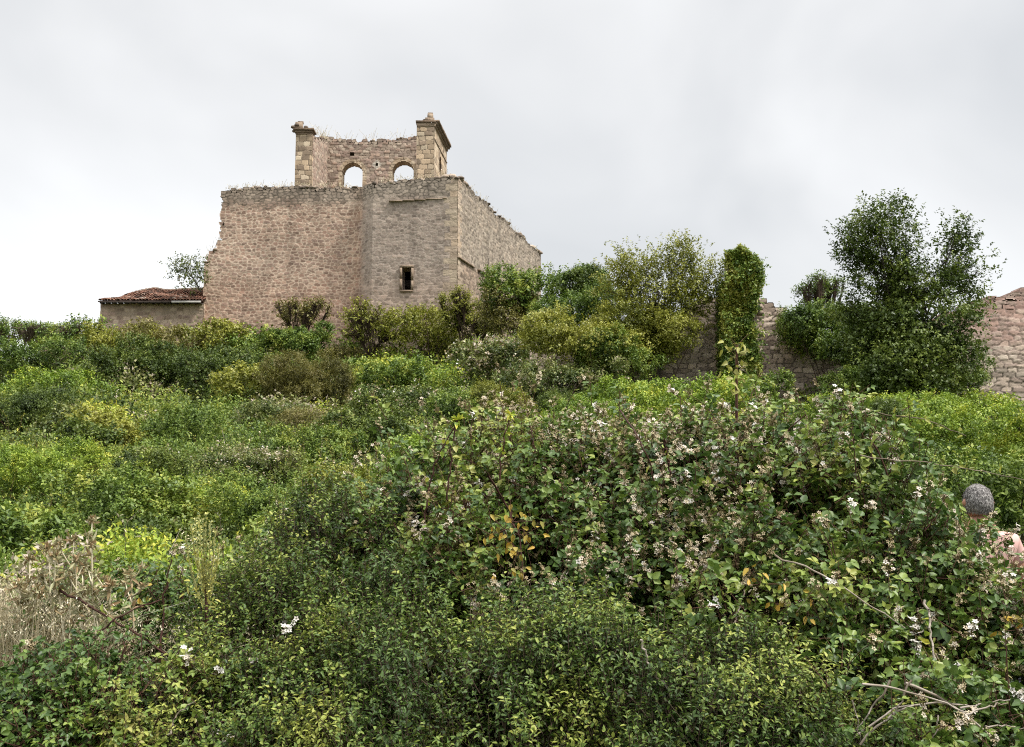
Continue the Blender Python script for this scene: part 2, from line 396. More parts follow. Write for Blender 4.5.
def sty(cols, mortar, mw=.16, dark=None, extra=None, var=.16):
    def f(s, z, ID, E):
        c = pal(ID, cols)*(1+(h01(np.floor(ID*9973), np.floor(ID*131), np.floor(ID*17))-.5)[..., None]*var*2)
        mw_ = mw*(.7+.6*fbm(s/1.5, z/1.5, None, 77))[..., None]
        k = sstep(0, 1, (E[..., None]/mw_-.35)/.65)
        c = np.array(mortar)*(1-k) + c*k
        if extra: c = extra(s, z, c, k)
        return c
    return f
# ---------------------------------------------------------------- hilltop church ruin
church = empty('castle_ruin', at(350, 350, 66), 'roofless stone fortress church on the hilltop with twin-arched belfry', 'castle')
PINK = [(.33, .215, .17), (.28, .185, .145), (.37, .255, .20), (.31, .22, .175), (.25, .17, .135), (.39, .28, .22), (.34, .24, .19), (.29, .20, .165)]
GREY = [(.31, .22, .175), (.355, .255, .20), (.265, .19, .15), (.39, .285, .225), (.33, .24, .195), (.28, .20, .16), (.36, .25, .195)]
DRY = [(.22, .175, .14), (.28, .22, .18), (.17, .135, .11), (.33, .27, .215), (.25, .19, .155), (.30, .23, .18)]
YEL = [(.30, .25, .195), (.25, .205, .165), (.35, .295, .235), (.27, .22, .175), (.22, .18, .145), (.33, .265, .205)]
pL, pC1, pC2, pR = at(203, 300, 66.4), at(358, 300, 66.3), at(371, 300, 65.3), at(457, 300, 65.0)
pF = at(541, 300, 85.0)
def ztopY(px, py, Y): return at(px, py, Y)[2]
# front wall: path x drives the profile
fx = [pL[0], at(203.5, 300, 66.4)[0], at(209, 300, 66.4)[0], at(216, 300, 66.4)[0], at(218.5, 300, 66.4)[0], at(219.5, 300, 66.4)[0], at(260, 300, 66.4)[0], at(300, 300, 66.3)[0], at(345, 300, 66.3)[0], pC1[0], pC2[0], at(395, 300, 65.2)[0], at(430, 300, 65.1)[0], pR[0]]
fz = [ztopY(203, 272, 66.4), ztopY(203, 262, 66.4), ztopY(209, 254, 66.4), ztopY(216, 245, 66.4), ztopY(221, 236, 66.4), ztopY(223, 190, 66.4), ztopY(260, 186.5, 66.4), ztopY(300, 186, 66.3), ztopY(345, 188, 66.3), ztopY(358, 187, 66.3), ztopY(371, 184, 65.3), ztopY(395, 180, 65.2), ztopY(430, 178, 65.1), ztopY(457, 176, 65)]
fpath = [pL[:2], pC1[:2], pC2[:2], pR[:2]]
fseg = np.concatenate([[0], np.cumsum(np.linalg.norm(np.diff(np.array(fpath), axis=0), axis=1))])
fX = np.array([p[0] for p in fpath])
def s2x(s): return np.interp(s, fseg, fX)
sC1, sC2, sE = fseg[1], fseg[2], fseg[3]
def ftop(s): return float(np.interp(s2x(s), fx, fz))
wx0, wx1 = at(402, 280, 65.1)[0], at(411, 280, 65.1)[0]; wz0, wz1 = at(405, 290, 65.1)[2], at(405, 267.5, 65.1)[2]
def fkeep(S, Zc):
    x = s2x(S); return ~((x > wx0) & (x < wx1) & (Zc > wz0) & (Zc < wz1))
ztopA = ztopY(300, 188, 66.3)
QH = .40
QASH = [(.42, .34, .255), (.36, .285, .215), (.46, .375, .285), (.34, .265, .20), (.40, .315, .24), (.43, .33, .24)]
def quoin(d, z, c, odd):
    """dressed corner blocks of alternating length; d = distance from the corner"""
    zz = z/QH+.12*np.sin(z*1.9); row = np.floor(zz); fz_ = zz-row
    w_ = np.where((row % 2) == odd, .85, .48)+(h01(row, row*0, row*0, 17)-.5)*.16
    qc = pal(h01(row, row*0+odd, row*0, 19), QASH)
    joint = np.minimum(np.minimum(fz_, 1-fz_)*QH, w_-d)
    qc = qc*(.62+.38*sstep(.0, .04, joint))[..., None]
    m_ = sstep(0, .03, w_-d)[..., None]
    return c*(1-m_)+qc*m_
def fextra(s, z, c, k):
    x = s2x(s)
    # repaired pink mortar part on the left, greyer rubble block on the right, dark dry top band
    left = 1-sstep(sC1-.2, sC1+.7, s+ (fbm(s, z, None, 31)-.5)*1.0)
    g = (c.mean(-1, keepdims=True)*np.array([1.06, .985, .93]))
    c = c*(.55+.45*left[..., None]) + g*(1-left[..., None])*.45
    bnd = .75*sstep(ztopA-1.6, ztopA-.5, z + (fbm(s/1.2, z/1.2, None, 8)-.5)*.8)
    c = c*(1-bnd[..., None]) + (c.mean(-1, keepdims=True)*np.array([1.22, 1.03, .86]))*bnd[..., None]*np.where(k < .5, .8, 1.08)
    lowr = sstep(ztopA-5.2, ztopA-7.5, z)
    c = c*(1 + lowr[..., None]*np.array([.10, .05, .02]))
    st = sstep(.5, .78, fbm(x/.9, z/4.5, None, 12))       # damp streaks
    c = c*(1-.22*st[..., None])
    ptc = sstep(.5, .68, fbm(x/2.6, z/2.2, None, 61))
    c = c*(1+.14*ptc[..., None])
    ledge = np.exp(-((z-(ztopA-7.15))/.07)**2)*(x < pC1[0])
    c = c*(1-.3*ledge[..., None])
    crease_shade = np.exp(-((s-sC1)/.55)**2)[..., None]  # shade of the re-entrant crease, put into the stone colour
    c = c*(1-crease_shade*.12*np.array([.6, 1, 1.2]))*np.array([.99, .985, .95])
    return quoin(sE-s, z, c, 1)
def base_style(s, z, ID, E):
    left = (s < sC1+.3)
    c = np.where(left[..., None], pal(ID, PINK), pal(ID, GREY))
    c = c*(1+(h01(np.floor(ID*9973), np.floor(ID*131), np.floor(ID*17))-.5)[..., None]*.45)
    mort = np.where(left[..., None], np.array([.52, .41, .33]), np.array([.40, .31, .25]))
    dry = z > ztopA-1.0+(fbm(s/1.2, z/1.2, None, 8)-.5)*1.2
    mort = np.where(dry[..., None], np.array([.19, .15, .12]), mort)
    mw_ = (.26*(.35+1.3*fbm(s/1.4, z/1.4, None, 77)))[..., None]
    k = sstep(0, 1, (E[..., None]/mw_-.3)/.7)
    return fextra(s, z, mort*(1-k)+c*k, k)
front = wall('front_wall', fpath, 8.2, ftop, base_style, 1.1, .042, .345, .195, 11, fkeep, church, relief=.022, wave=.03, jx=.9, jz=.6)
# dressed frame round the slit window
g = Geo()
wc = (wx0+wx1)/2; wy = 65.08
hm = (wz0+wz1)/2
for (cx, cz, sx_, sz_) in ((wx0-.075, hm+.36, .15, .7), (wx0-.075, hm-.36, .15, .7), (wx1+.075, hm+.3, .15, .8), (wx1+.075, hm-.42, .15, .6), (wc, wz1+.08, .86, .16), (wc, wz0-.06, .80, .12)):
    add_box(g, (cx, wy+.155, cz), sx_, .34, sz_-.006, 0, .002, rng.uniform(.15, .32))
g.build('window_surround', M['block'], front)
# right wall running back
rl = math.hypot(pF[0]-pR[0], pF[1]-pR[1])
def rY(s): return 65 + 20*s/rl
rz0, rz1 = ztopY(457, 177, 65), ztopY(541, 254, 85)
def rtop(s): return rz0 + (rz1-rz0)*s/rl + .12*math.sin(s*1.3)
scz0, scz1 = ztopY(457, 257, 65), ztopY(541, 310, 85)
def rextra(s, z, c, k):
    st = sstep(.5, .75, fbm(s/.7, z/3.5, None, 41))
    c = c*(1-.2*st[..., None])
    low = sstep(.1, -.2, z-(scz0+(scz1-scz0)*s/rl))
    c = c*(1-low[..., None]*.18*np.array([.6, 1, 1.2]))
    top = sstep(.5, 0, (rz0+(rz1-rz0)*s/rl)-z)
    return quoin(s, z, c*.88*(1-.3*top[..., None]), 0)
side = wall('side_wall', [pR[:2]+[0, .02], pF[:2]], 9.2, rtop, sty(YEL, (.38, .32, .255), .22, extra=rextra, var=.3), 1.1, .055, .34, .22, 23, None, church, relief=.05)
# string courses
g = Geo()
t2 = (pF-pR)[:2]/rl; n2 = np.array([t2[1], -t2[0]]); yaw = math.atan2(t2[1], t2[0])
s = 0.
while s < rl-.5:
    l = rng.uniform(.6, 1.1); sm = s+l/2
    if not (3.2 < sm < 4.0):
        c = pR[:2]+t2*sm+n2*.03
        add_box(g, (c[0], c[1], scz0+(scz1-scz0)*sm/rl), l-.02, .2, .12, yaw, .012, rng.uniform(.0, .3))
    s += l
g.build('string_course', M['block'], side); g = Geo()
xa, xb = at(389, 200, 65.2)[0], at(446, 199, 65.1)[0]; s = xa
while s < xb:
    l = min(rng.uniform(.6, 1.2), xb-s+.05); f_ = (s+l/2-xa)/(xb-xa)
    add_box(g, (s+l/2, 65.15, ztopY(389, 201.5, 65.1)+f_*.2), l-.02, .3, .06, 0, .006, rng.uniform(.3, .5))
    s += l
g.build('string_course', M['block'], front)
# the unseen sides and the vault added to darken the room behind the slit
zin = rz0-3.2
back = wall('rear_wall', [(pF[0]-.3, pF[1]-.3), (pL[0]+2.2, pF[1]+.3)], 9.5, lambda s: zin+1.6+.5*math.sin(s*.8), sty(GREY, (.3, .24, .19)), 1.0, .16, .5, .3, 31, None, church)
wl = wall('far_side_wall', [(at(223, 300, 66.4)[0], pF[1]), (at(223, 300, 66.4)[0], 67.3)], 9.5, lambda s: zin+.2, sty(GREY, (.3, .24, .19)), 1.0, .16, .5, .3, 32, None, church)
g = Geo()
xl = at(223, 300, 66.4)[0]
vz = ztopA-1.0
V = np.array([[xl+.3, 67.0, vz-.5], [pR[0]-.9, 66.1, vz-.5], [pF[0]-.9, 84.7, zin], [xl+.3, 84.7, zin]])
V = np.concatenate([V, V+[0, 0, .35]])
g.add(V, [np.array([[0, 3, 2, 1], [4, 5, 6, 7], [0, 1, 5, 4], [1, 2, 6, 5], [2, 3, 7, 6], [3, 0, 4, 7]])], .3)
g.build('blocker_slab', M['cap'], church)
# loose cap stones along the wall heads
g = Geo()
for sq in np.arange(.1, sE, .26):
    x = s2x(sq); y = np.interp(x, fX, [p[1] for p in fpath]); zt = ftop(sq)
    if x < at(224, 300, 66.4)[0] and rng.random() < .4: continue
    for _ in range(2):
        w_ = rng.uniform(.18, .48)
        add_stone(g, (x+rng.uniform(-.1, .1), y+rng.uniform(.05, .9), zt+rng.uniform(-.12, .07)), w_, rng.uniform(.2, .4), rng.uniform(.1, .24), rng.uniform(0, .8))
for sq in np.arange(0, rl, .3):
    c = pR[:2]+t2*sq-n2*rng.uniform(0, .7); 
    add_stone(g, (c[0], c[1], rtop(sq)+rng.uniform(-.08, .09)), rng.uniform(.2, .5), rng.uniform(.2, .5), rng.uniform(.12, .24), rng.uniform(0, .6))
for (px_, py_, Y, w_) in ((452, 177, 65.3, .7), (460, 179, 65.8, .55), (446, 177, 65.3, .6), (464, 184, 66.6, .5), (537, 252, 84.6, 1.0), (531, 247, 83.4, .7), (462, 182, 66.2, .4)):
    p = at(px_, py_, Y); add_stone(g, p, w_, .5, .3, rng.uniform(.3, .9))
g.build('cap_stones', M['cap'], church)

# ---------------------------------------------------------------- belfry
ZB = ztopY(370, 192, 70)-1.0
ASH = [(.44, .35, .25), (.38, .29, .20), (.50, .41, .30), (.34, .26, .18), (.46, .35, .24), (.29, .22, .16)]
ashs = sty(ASH, (.20, .155, .115), .1, var=.3)
rubs = sty([(.33, .26, .2), (.38, .3, .235), (.28, .21, .17), (.42, .345, .27), (.31, .225, .18), (.36, .26, .2)], (.30, .235, .185), .2, var=.3)
bel = empty('belfry', at(370, 186, 72)); bel.parent = church; bel.matrix_parent_inverse = church.matrix_basis.inverted()
def bx(px_, Y): return at(px_, 150, Y)[0]
YB = 74.5
zbk = ztopY(370, 140.5, YB)
A1 = (bx(343, YB), bx(363, YB), ztopY(353, 162.5, YB)); A2 = (bx(393, YB), bx(414, YB), ztopY(403, 161, YB))
x0b = bx(327, YB)
def bkeep(S, Zc):
    x = x0b+S; ok = np.ones_like(x, bool)
    for a, b_, zt in (A1, A2):
        c = (a+b_)/2; r = (b_-a)/2; zc = zt-r
        ok &= ~(((np.abs(x-c) < r) & (Zc < zc)) | ((x-c)**2+(Zc-zc)**2 < r*r))
    hx, hz = bx(352, YB), ztopY(352, 154, YB)
    ok &= ~((np.abs(x-hx) < .16) & (np.abs(Zc-hz) < .14))
    hx, hz = bx(377, YB), ztopY(377, 164.5, YB)
    ok &= ~((np.abs(x-hx) < .09) & (np.abs(Zc-hz) < .12))
    return ok
def bstyle(s, z, ID, E):
    c = rubs(s, z, ID, E); x = x0b+s
    for a, b_, zt in (A1, A2):
        cc = (a+b_)/2; r = (b_-a)/2; zc = zt-r
        d = np.where(z < zc, np.abs(x-cc)-r, np.sqrt((x-cc)**2+(z-zc)**2)-r)
        ring = sstep(.32, .26, d)[..., None]
        vs = np.where(z < zc, np.floor(z/.34), np.floor(np.arctan2(z-zc, x-cc)/.3)+40)
        rc = pal(h01(vs, vs*0+a*0, vs*0, 3), ASH)*.95
        c = c*(1-ring)+rc*ring
    d = (np.abs(x-bx(377, YB))+np.abs(z-ztopY(377, 164.5, YB)))
    w_ = sstep(.42, .34, d)[..., None]; c = c*(1-w_)+np.array([.5, .45, .38])*w_
    return c
def bktop(s):
    x = (x0b+s); f_ = (x-x0b)/(bx(417, YB)-x0b)
    return zbk + .30*(2*min(f_, 1)-.9)**2 + .05*math.sin(s*5)
bel_back = wall('arch_wall', [(x0b-.6, YB), (bx(446, YB)-.2, YB)], ZB, lambda s: bktop(s-.6), lambda s, z, I, E: bstyle(s-.6, z, I, E), 1.0, .045, .36, .22, 41, lambda S, Z: bkeep(S-.6, Z), bel, relief=.05)
zl0 = ztopY(304, 134, 70)
# side arms: rubble inner/outer faces
ltopA, ltopB = ztopY(312, 136, 70), ztopY(328, 141, YB)
larm = wall('side_arm', [(bx(312, 70)+.0, 70.2), (bx(328, YB), YB)], ZB, lambda s: ltopA+(ltopB-ltopA)*s/4.4+.05*math.sin(s*6), rubs, 1.07, .05, .36, .22, 42, None, bel, relief=.04)
rtopA = ztopY(434, 126, 70)
rax0, rax1 = bx(434, 70), bx(446, YB)
def rkeep(S, Zc):
    c = 2.55; r = .42; zc = ztopY(441, 155, 72.4)-r; zb_ = ztopY(441, 172, 72.4)
    return ~((Zc > zb_) & (((np.abs(S-c) < r) & (Zc < zc)) | ((S-c)**2+(Zc-zc)**2 < r*r)))
rarm = wall('side_arm', [(rax0, 70.1), (rax1, YB+.9)], ZB, lambda s: rtopA, ashs, 1.1, .045, .55, .36, 43, rkeep, bel, jx=.4, jz=.1, relief=.02, ragged=False, wave=.01)
# ashlar piers on the front of the arms
def pier(xa, xb, zt, seed):
    return wall('pier', [(xa, 70.0), (xb, 70.0)], ZB, lambda s: zt, ashs, .55, .04, .5, .34, seed, None, bel, jx=.5, jz=.1, relief=.035, ragged=False, wave=.01)
p1 = pier(bx(295.5, 70), bx(312, 70)+.01, zl0, 51)
p2 = pier(bx(416.5, 70), bx(434, 70)+.02, rtopA, 52)
# cornices: stacked mouldings
def cornice(par, xa, xb, z, layers, dpt=.6):
    g = Geo()
    for (h, ov, tn) in layers:
        add_box(g, ((xa+xb)/2, 70+dpt/2, z+h/2), (xb-xa)+2*ov, dpt+2*ov, h-.004, 0, .012, tn); z += h
    g.build('cornice', M['block'], par); return z
zc1 = cornice(p1, bx(296, 70), bx(311, 70), zl0-.02, [(.12, .04, .15), (.13, .10, .25), (.13, .2, .1)])
zc2 = cornice(p2, bx(417, 70), bx(434, 70), rtopA-.02, [(.12, .04, .4), (.13, .05, .45), (.14, .09, .0)])
g = Geo()       # ragged stones left of the first cornice, and its finial
fxx = bx(299, 70)
add_box(g, (fxx-.1, 70.4, zc1+.28), .48, .48, .56, .1, .03, .35); add_box(g, (fxx, 70.4, zc1+.58), .36, .36, .1, .1, .03, .2)
g.build('finial', M['block'], p1)
g = Geo(); fxx = bx(429.5, 70)
add_box(g, (fxx, 70.4, zc2+.12), .62, .6, .24, 0, .03, .3); add_box(g, (fxx, 70.4, zc2+.42), .4, .4, .40, .1, .03, .45); add_box(g, (fxx+.02, 70.4, zc2+.66), .3, .3, .12, .1, .03, .3)
g.build('finial', M['block'], p2)
# cornice along the outer face of the right arm
g = Geo(); dv = np.array([rax1-rax0, YB+.9-70.1]); L_ = np.linalg.norm(dv); dv = dv/L_; nv_ = np.array([dv[1], -dv[0]]); yw = math.atan2(dv[1], dv[0])
for (zo, h, ov, tn) in ((-.9, .1, .05, .35), (.0, .15, .10, .2), (.15, .16, .22, .05), (.31, .16, .34, .0)):
    s = 0
    while s < L_:
        l = rng.uniform(.5, .9)
        if s+l > L_: l = L_-s+.01
        c = np.array([rax0, 70.1])+dv*(s+l/2)-nv_*(.5-ov)
        add_box(g, (c[0], c[1], rtopA+zo+h/2), l-.01, 1.0, h-.004, yw, .014, tn+rng.uniform(0, .2)); s += l
g.build('cornice', M['block'], rarm)
g = Geo()
for s in np.arange(0, 8.2, .2):
    add_stone(g, (x0b-.4+s, YB+rng.uniform(.1, .8), bktop(s-.4)+rng.uniform(-.08, .08)), rng.uniform(.15, .42), .35, rng.uniform(.1, .22), rng.uniform(0, .9))
for s in np.arange(0, 4.2, .2):
    add_stone(g, (bx(312, 70)+.06*s-rng.uniform(.1, .9), 70.3+s, ltopA+(ltopB-ltopA)*s/4.4+rng.uniform(-.06, .1)), rng.uniform(.15, .4), .35, rng.uniform(.1, .22), rng.uniform(0, .7))
for s in np.arange(0, 4.6, .3):
    add_stone(g, (rax0+.1*s-rng.uniform(.1, .8), 70.4+s, rtopA+.48+rng.uniform(-.04, .06)), rng.uniform(.15, .4), .35, rng.uniform(.1, .2), rng.uniform(0, .4))
for (px_, py_) in ((294.5, 131), (293.5, 127), (297, 125), (309, 130), (306, 127.5)):
    add_stone(g, at(px_, py_, 70.2), .35, .35, .2, rng.uniform(0, .3))
g.build('cap_stones', M['cap'], bel)

# ---------------------------------------------------------------- tiled outbuilding
ob = empty('outbuilding', at(150, 335, 66.5), 'low stone outbuilding with sagging red tiled roof beside the church wall', 'outbuilding')
ox0, ox1 = at(100.5, 310, 66)[0], at(204, 310, 66.2)[0]
oz = ztopY(150, 303.5, 66)
obs = sty([(.42, .33, .25), (.40, .31, .235), (.31, .23, .175), (.43, .34, .26), (.33, .24, .19)], (.36, .28, .21), .2, var=.3)
wall('wall', [(ox0, 69.5), (ox0, 66.0), (ox1, 66.1)][::-1][::-1], 9.0, lambda s: oz, obs, .5, .055, .42, .25, 61, None, ob, relief=.05, ragged=False)
wall('wall', [(ox1, 69.6), (ox0+.5, 69.6)], 9.0, lambda s: oz+.8, obs, .4, .16, .42, .25, 62, None, ob, ragged=False)
def rtopz(x):
    px_ = x/66*F+512
    return np.interp(px_, [100, 104, 110, 122, 131, 141, 152, 165, 185, 204], [ztopY(100, q, 69) for q in (298, 295, 292, 289.5, 288, 290, 290, 289, 288.5, 288)])
g = Geo(); ncol = 33; nrow = 13; ysl = np.linspace(65.55, 69.3, nrow+1)
for c in range(ncol):
    xc = ox0 + .02 + (ox1-ox0+.05)*(c+.5)/ncol
    for r in range(nrow):
        y0, y1 = ysl[r]-.05, ysl[r+1]+.06
        zr0 = oz+.12; top = float(rtopz(xc))
        sag = .05*math.sin(xc*1.7+r*.7)
        f0, f1 = r/nrow, (r+1)/nrow
        za = zr0+(top-zr0)*f0+sag*f0*(1-f0)*4; zb_ = zr0+(top-zr0)*f1+sag*f1*(1-f1)*4
        jx_, jy = rng.normal(scale=.018), rng.normal(scale=.03); rad = .105*rng.uniform(.9, 1.1); k = 5
        v = []
        for (yy, zz, rr) in ((y0+jy, za+.035, rad), (y1, zb_, rad*.85)):
            for q in range(k+1):
                t = math.pi*q/k; v.append([xc+jx_+math.cos(t)*rr, yy, zz+math.sin(t)*rr*.75])
            for q in range(k+1):
                t = math.pi*q/k; v.append([xc+jx_+math.cos(t)*(rr-.02), yy, zz-.02+math.sin(t)*(rr-.02)*.75])
        n_ = k+1; fs = []
        for q in range(k):
            fs += [[q, q+1, 2*n_+q+1, 2*n_+q], [n_+q, 3*n_+q, 3*n_+q+1, n_+q+1], [q, n_+q, n_+q+1, q+1], [2*n_+q, 2*n_+q+1, 3*n_+q+1, 3*n_+q]]
        g.add(v, [np.array(fs)], min(1, max(0, rng.normal(.5, .27))))
V = []
xsR = np.linspace(ox0, ox1+.03, 34)
for x in xsR:
    zt = float(rtopz(x)); V += [[x, 65.5, oz+.08], [x, 69.35, zt-.04], [x, 65.5, oz+.0], [x, 69.35, zt-.14]]
fs = []
for i_ in range(33):
    a = i_*4; fs += [[a, a+4, a+5, a+1], [a+2, a+3, a+7, a+6], [a, a+2, a+6, a+4], [a+1, a+5, a+7, a+3]]
fs += [[0, 1, 3, 2], [132, 134, 135, 133]]
g.add(V, [np.array(fs)], 0.0)
roof = g.build('roof', M['tile'], ob)
g = Geo()
for c in range(17):
    x = ox0+.2+c*(ox1-ox0-.3)/16; add_tubes(g, [[x, 65.42, oz-.06]], [[x, 66.5, oz+.02]], .06, .06, .25, 6)
add_box(g, ((at(172, 300, 65.5)[0]+ox1)/2, 65.44, oz+.0), ox1-at(172, 300, 65.5)[0], .06, .13, 0, 0, .95)
add_box(g, (ox0+2.4, 65.46, oz-.02), 4.4, .05, .08, 0, 0, .1)
g.build('eave_timbers', M['wood'], ob)
g = Geo()
for x in np.arange(ox0, ox1, .22):
    add_stone(g, (x, 69.25, float(rtopz(x))+.04), .34, .3, .16, rng.uniform(0, .5))
g.build('ridge_stones', M['cap'], roof)

# ---------------------------------------------------------------- ruined curtain walls on the right
RW = [(.44, .35, .285), (.50, .41, .335), (.37, .295, .24), (.55, .455, .375), (.47, .37, .30), (.41, .32, .265)]
rws = sty(RW, (.13, .105, .085), .15, var=.4)
def pfun(pts, Y, x0):
    xs_ = [at(p[0], 300, Y)[0]-x0 for p in pts]; zs_ = [at(p[0], p[1], Y)[2] for p in pts]
    return lambda s: float(np.interp(s, xs_, zs_))
def rw(name, label, pts, Y, zb, seed, style=rws, thick=.9, cw=.40, ch=.19, grp='ruined perimeter walls', Y2=None):
    x0 = at(pts[0][0], 300, Y)[0]; x1 = at(pts[-1][0], 300, Y)[0]
    o = wall(name, [(x0, Y), (x1, Y2 or Y)], zb, pfun(pts, Y, x0), style, thick, .04, cw, ch, seed, None, None, relief=.035, wave=.035, jx=.85, jz=.5)
    return tag(o, label, 'ruined wall', grp)
rw('ruined_wall', 'low broken wall of pale blocks between the loose olive tree and the ivy-clad pillar', [(530, 345), (560, 340), (600, 330), (640, 322), (672, 312), (690, 306), (700, 300), (712, 298), (726, 296)], 41.5, 4.2, 71)
rw('ruined_wall', 'collapsed dry stone wall sloping down from the ivy-clad pillar', [(754, 296), (764, 298), (772, 299), (780, 306), (790, 318), (805, 340), (820, 352), (838, 360), (848, 372), (870, 380)], 41.5, 4.2, 72)
RED = [(.42, .28, .23), (.37, .24, .20), (.46, .34, .28), (.40, .30, .25), (.34, .23, .19)]
def farst(s, z, ID, E):
    c = sty(RW, (.33, .25, .21), .2, var=.3)(s, z, ID, E); r = sty(RED, (.38, .27, .23), .22, var=.25)(s, z, ID, E)
    zt = at(985, 335, 42)[2]; k = sstep(-.5, .5, z-zt+(fbm(s, z, None, 4)-.5)*1.6)[..., None]
    dry = rws(s, z, ID, E); k2 = sstep(0, -.5, z-at(985, 365, 42)[2]+(fbm(s, z, None, 6)-.5)*1)[..., None]
    c = c*(1-k)+r*k; return c*(1-k2)+dry*k2
rw('ruined_wall', 'tall reddish ruined wall with stepped broken top beyond the dark green tree', [(900, 335), (930, 322), (955, 312), (965, 308), (975, 303), (985, 299), (996, 297), (1001, 300), (1008, 303), (1012, 298), (1018, 292), (1026, 286), (1060, 280), (1100, 276), (1150, 290)], 42, 4.0, 73, farst)
# ivy pillar core
xa, xb = at(729, 300, 40)[0], at(757, 300, 40)[0]
def ptop(s):
    f_ = s/(xb-xa); return float(np.interp(f_, [0, .1, .5, .8, .9, 1.0], [at(729, q, 40)[2] for q in (262, 254, 251, 254, 262, 285)]))
pil = empty('stone_pillar', (xa, 40, 5), 'tall broken wall stump standing up under a coat of ivy', 'pillar', 'ruined perimeter walls')
def ptop2(s):
    L1 = xb-xa
    if s <= L1: return ptop(s)
    return float(np.interp(s-L1, [0, .5, 1.2], [at(760, 268, 40.4)[2], at(760, 272, 40.4)[2], at(765, 285, 41)[2]]))
pm = wall('masonry', [(xa, 40), (xb-.02, 40), (xb+.3, 41.3)], 4.0, ptop2, sty(RW, (.3, .23, .19), .2, var=.3), .75, .04, .36, .22, 75, None, pil, relief=.05, wave=.05)
g = Geo()
for q in np.linspace(0, 1, 26):
    z_ = at(760, 262+q*130, 40.2)[2]; add_stone(g, (xb+.02+.12*q+rng.uniform(-.08, .1), 40.3+rng.uniform(-.3, .5), z_), rng.uniform(.2, .4), .4, rng.uniform(.15, .25), rng.uniform(.3, .9))
g.build('edge_stones', M['cap'], pil)
# low stub wall far left on the crest
x0 = at(40, 340, 64)[0]; x1 = at(101, 340, 64)[0]
tag(wall('ruined_wall', [(x0, 64), (x1, 64.3)], 9.3, lambda s: ztopY(70, 336.5, 64)+.12*math.sin(s*3), sty(GREY, (.2, .16, .13), .18), .7, .06, .4, .22, 81, None, None), 'low remnant of stone wall half buried in bushes beside the tiled outbuilding', 'ruined wall', 'ruined perimeter walls')
# ================================================================ vegetation
UP = np.array([0, 0, 1.])
def lobe_points(lobes, n, up=.15, seed=0, rmin=.55, lump=.26, stray=0.):
    """random points spread through the outer volume of a set of ellipsoids; returns P, outward dir, relative radius"""
    lobes = np.array(lobes, float)
    area = (lobes[:, 3]*lobes[:, 4]*lobes[:, 5])**(2/3); pr = area/area.sum()
    k = rng.choice(len(lobes), n, p=pr); L = lobes[k]
    d = rdir(n); d[:, 2] += up; d = nrm(d)
    r = rmin+(1-rmin)*rng.random(n)**.6
    r = np.where(rng.random(n) < stray, r*rng.uniform(1.05, 1.38, n), r)
    q = r*(1+lump*2*(fbm(d[:, 0]*2.2+k*5.1, d[:, 1]*2.2, d[:, 2]*2.2, seed, 3)-.5)*1.7)
    P = L[:, :3]+d*L[:, 3:]*q[:, None]
    keep = np.ones(n, bool)
    for m_ in range(len(lobes)):
        e = np.linalg.norm((P-lobes[m_, :3])/lobes[m_, 3:], axis=1)
        keep &= ~((e < .52) & (k != m_))
    keep &= P[:, 2] > ground(P[:, 0], P[:, 1])-.05
    return P[keep], nrm(d[keep]/L[keep, 3:]), r[keep]
def sprigs(g, gt, P, A, k, L, leafL, leafW, shape='ovate', tint0=None, twig=None, upn=.8, spread=.8, tipgain=.25):
    """k leaves along each twig (base P, axis A, length L)"""
    n = len(P)
    if not n: return
    ts = rng.random(n) if tint0 is None else tint0
    L = np.broadcast_to(L, (n,))
    Pk = np.repeat(P, k, 0); Ak = np.repeat(A, k, 0); Lk_ = np.repeat(L, k)
    t = np.tile((np.arange(k)+.5)/k, n) + rng.normal(scale=.06, size=n*k)
    pos = Pk + Ak*(Lk_*t)[:, None]
    side = nrm(np.cross(Ak, rdir(n*k))); D = nrm(Ak*.45+side*spread + UP*-.05)
    Nn = nrm(UP*upn + Ak*.4 + rng.normal(size=(n*k, 3))*.42)
    sc = rng.uniform(.65, 1.15, n*k)
    tt = np.repeat(ts, k)*.55 + rng.random(n*k)*.3 + (t-.5)*tipgain + .05
    add_leaves(g, pos, D, Nn, leafL*sc, leafW*sc, np.clip(tt, 0, 1), shape)
    if gt is not None and twig: add_tubes(gt, P - A*(L*.2)[:, None], P + A*(L*.95)[:, None], twig, twig*.5, .45, 3)
def stems(gt, base, targets, r0, r1=.004, tint=.4, bend=.25, sides=5, n=7):
    for q in targets:
        b_ = np.asarray(base)+np.append(rng.normal(scale=.12, size=2)*max(.3, r0*12), 0)
        m_ = b_*.45+np.asarray(q)*.55; m_ = m_+np.array([0, 0, np.linalg.norm(q-b_)*bend])+rng.normal(scale=.06, size=3)*np.linalg.norm(q-b_)
        add_curve(gt, bez(b_, m_, q, n), r0*rng.uniform(.7, 1), r1, tint, sides)
def px_lobes(px, top, w, h, Y, n=5, depth=.8, irr=.3):
    """ellipsoids filling a bush seen around px with its top at row top"""
    rx = w/2*Y/F; rz = h/2*Y/F; c = at(px, top+h/2, Y); ry = rx*depth
    out = [(c[0], c[1], c[2]-rz*.1, rx*.62, ry*.62, rz*.74)]
    for i_ in range(n+3):
        a = rng.uniform(0, 6.28); e = rng.uniform(-.5, .75)
        s_ = rng.uniform(.18, .46)
        out.append((c[0]+math.cos(a)*rx*(1-s_)*1.12, c[1]+math.sin(a)*ry*(1-s_), c[2]+e*rz*.8, rx*s_*1.1, ry*s_*1.1, rz*s_*1.25))
    return out
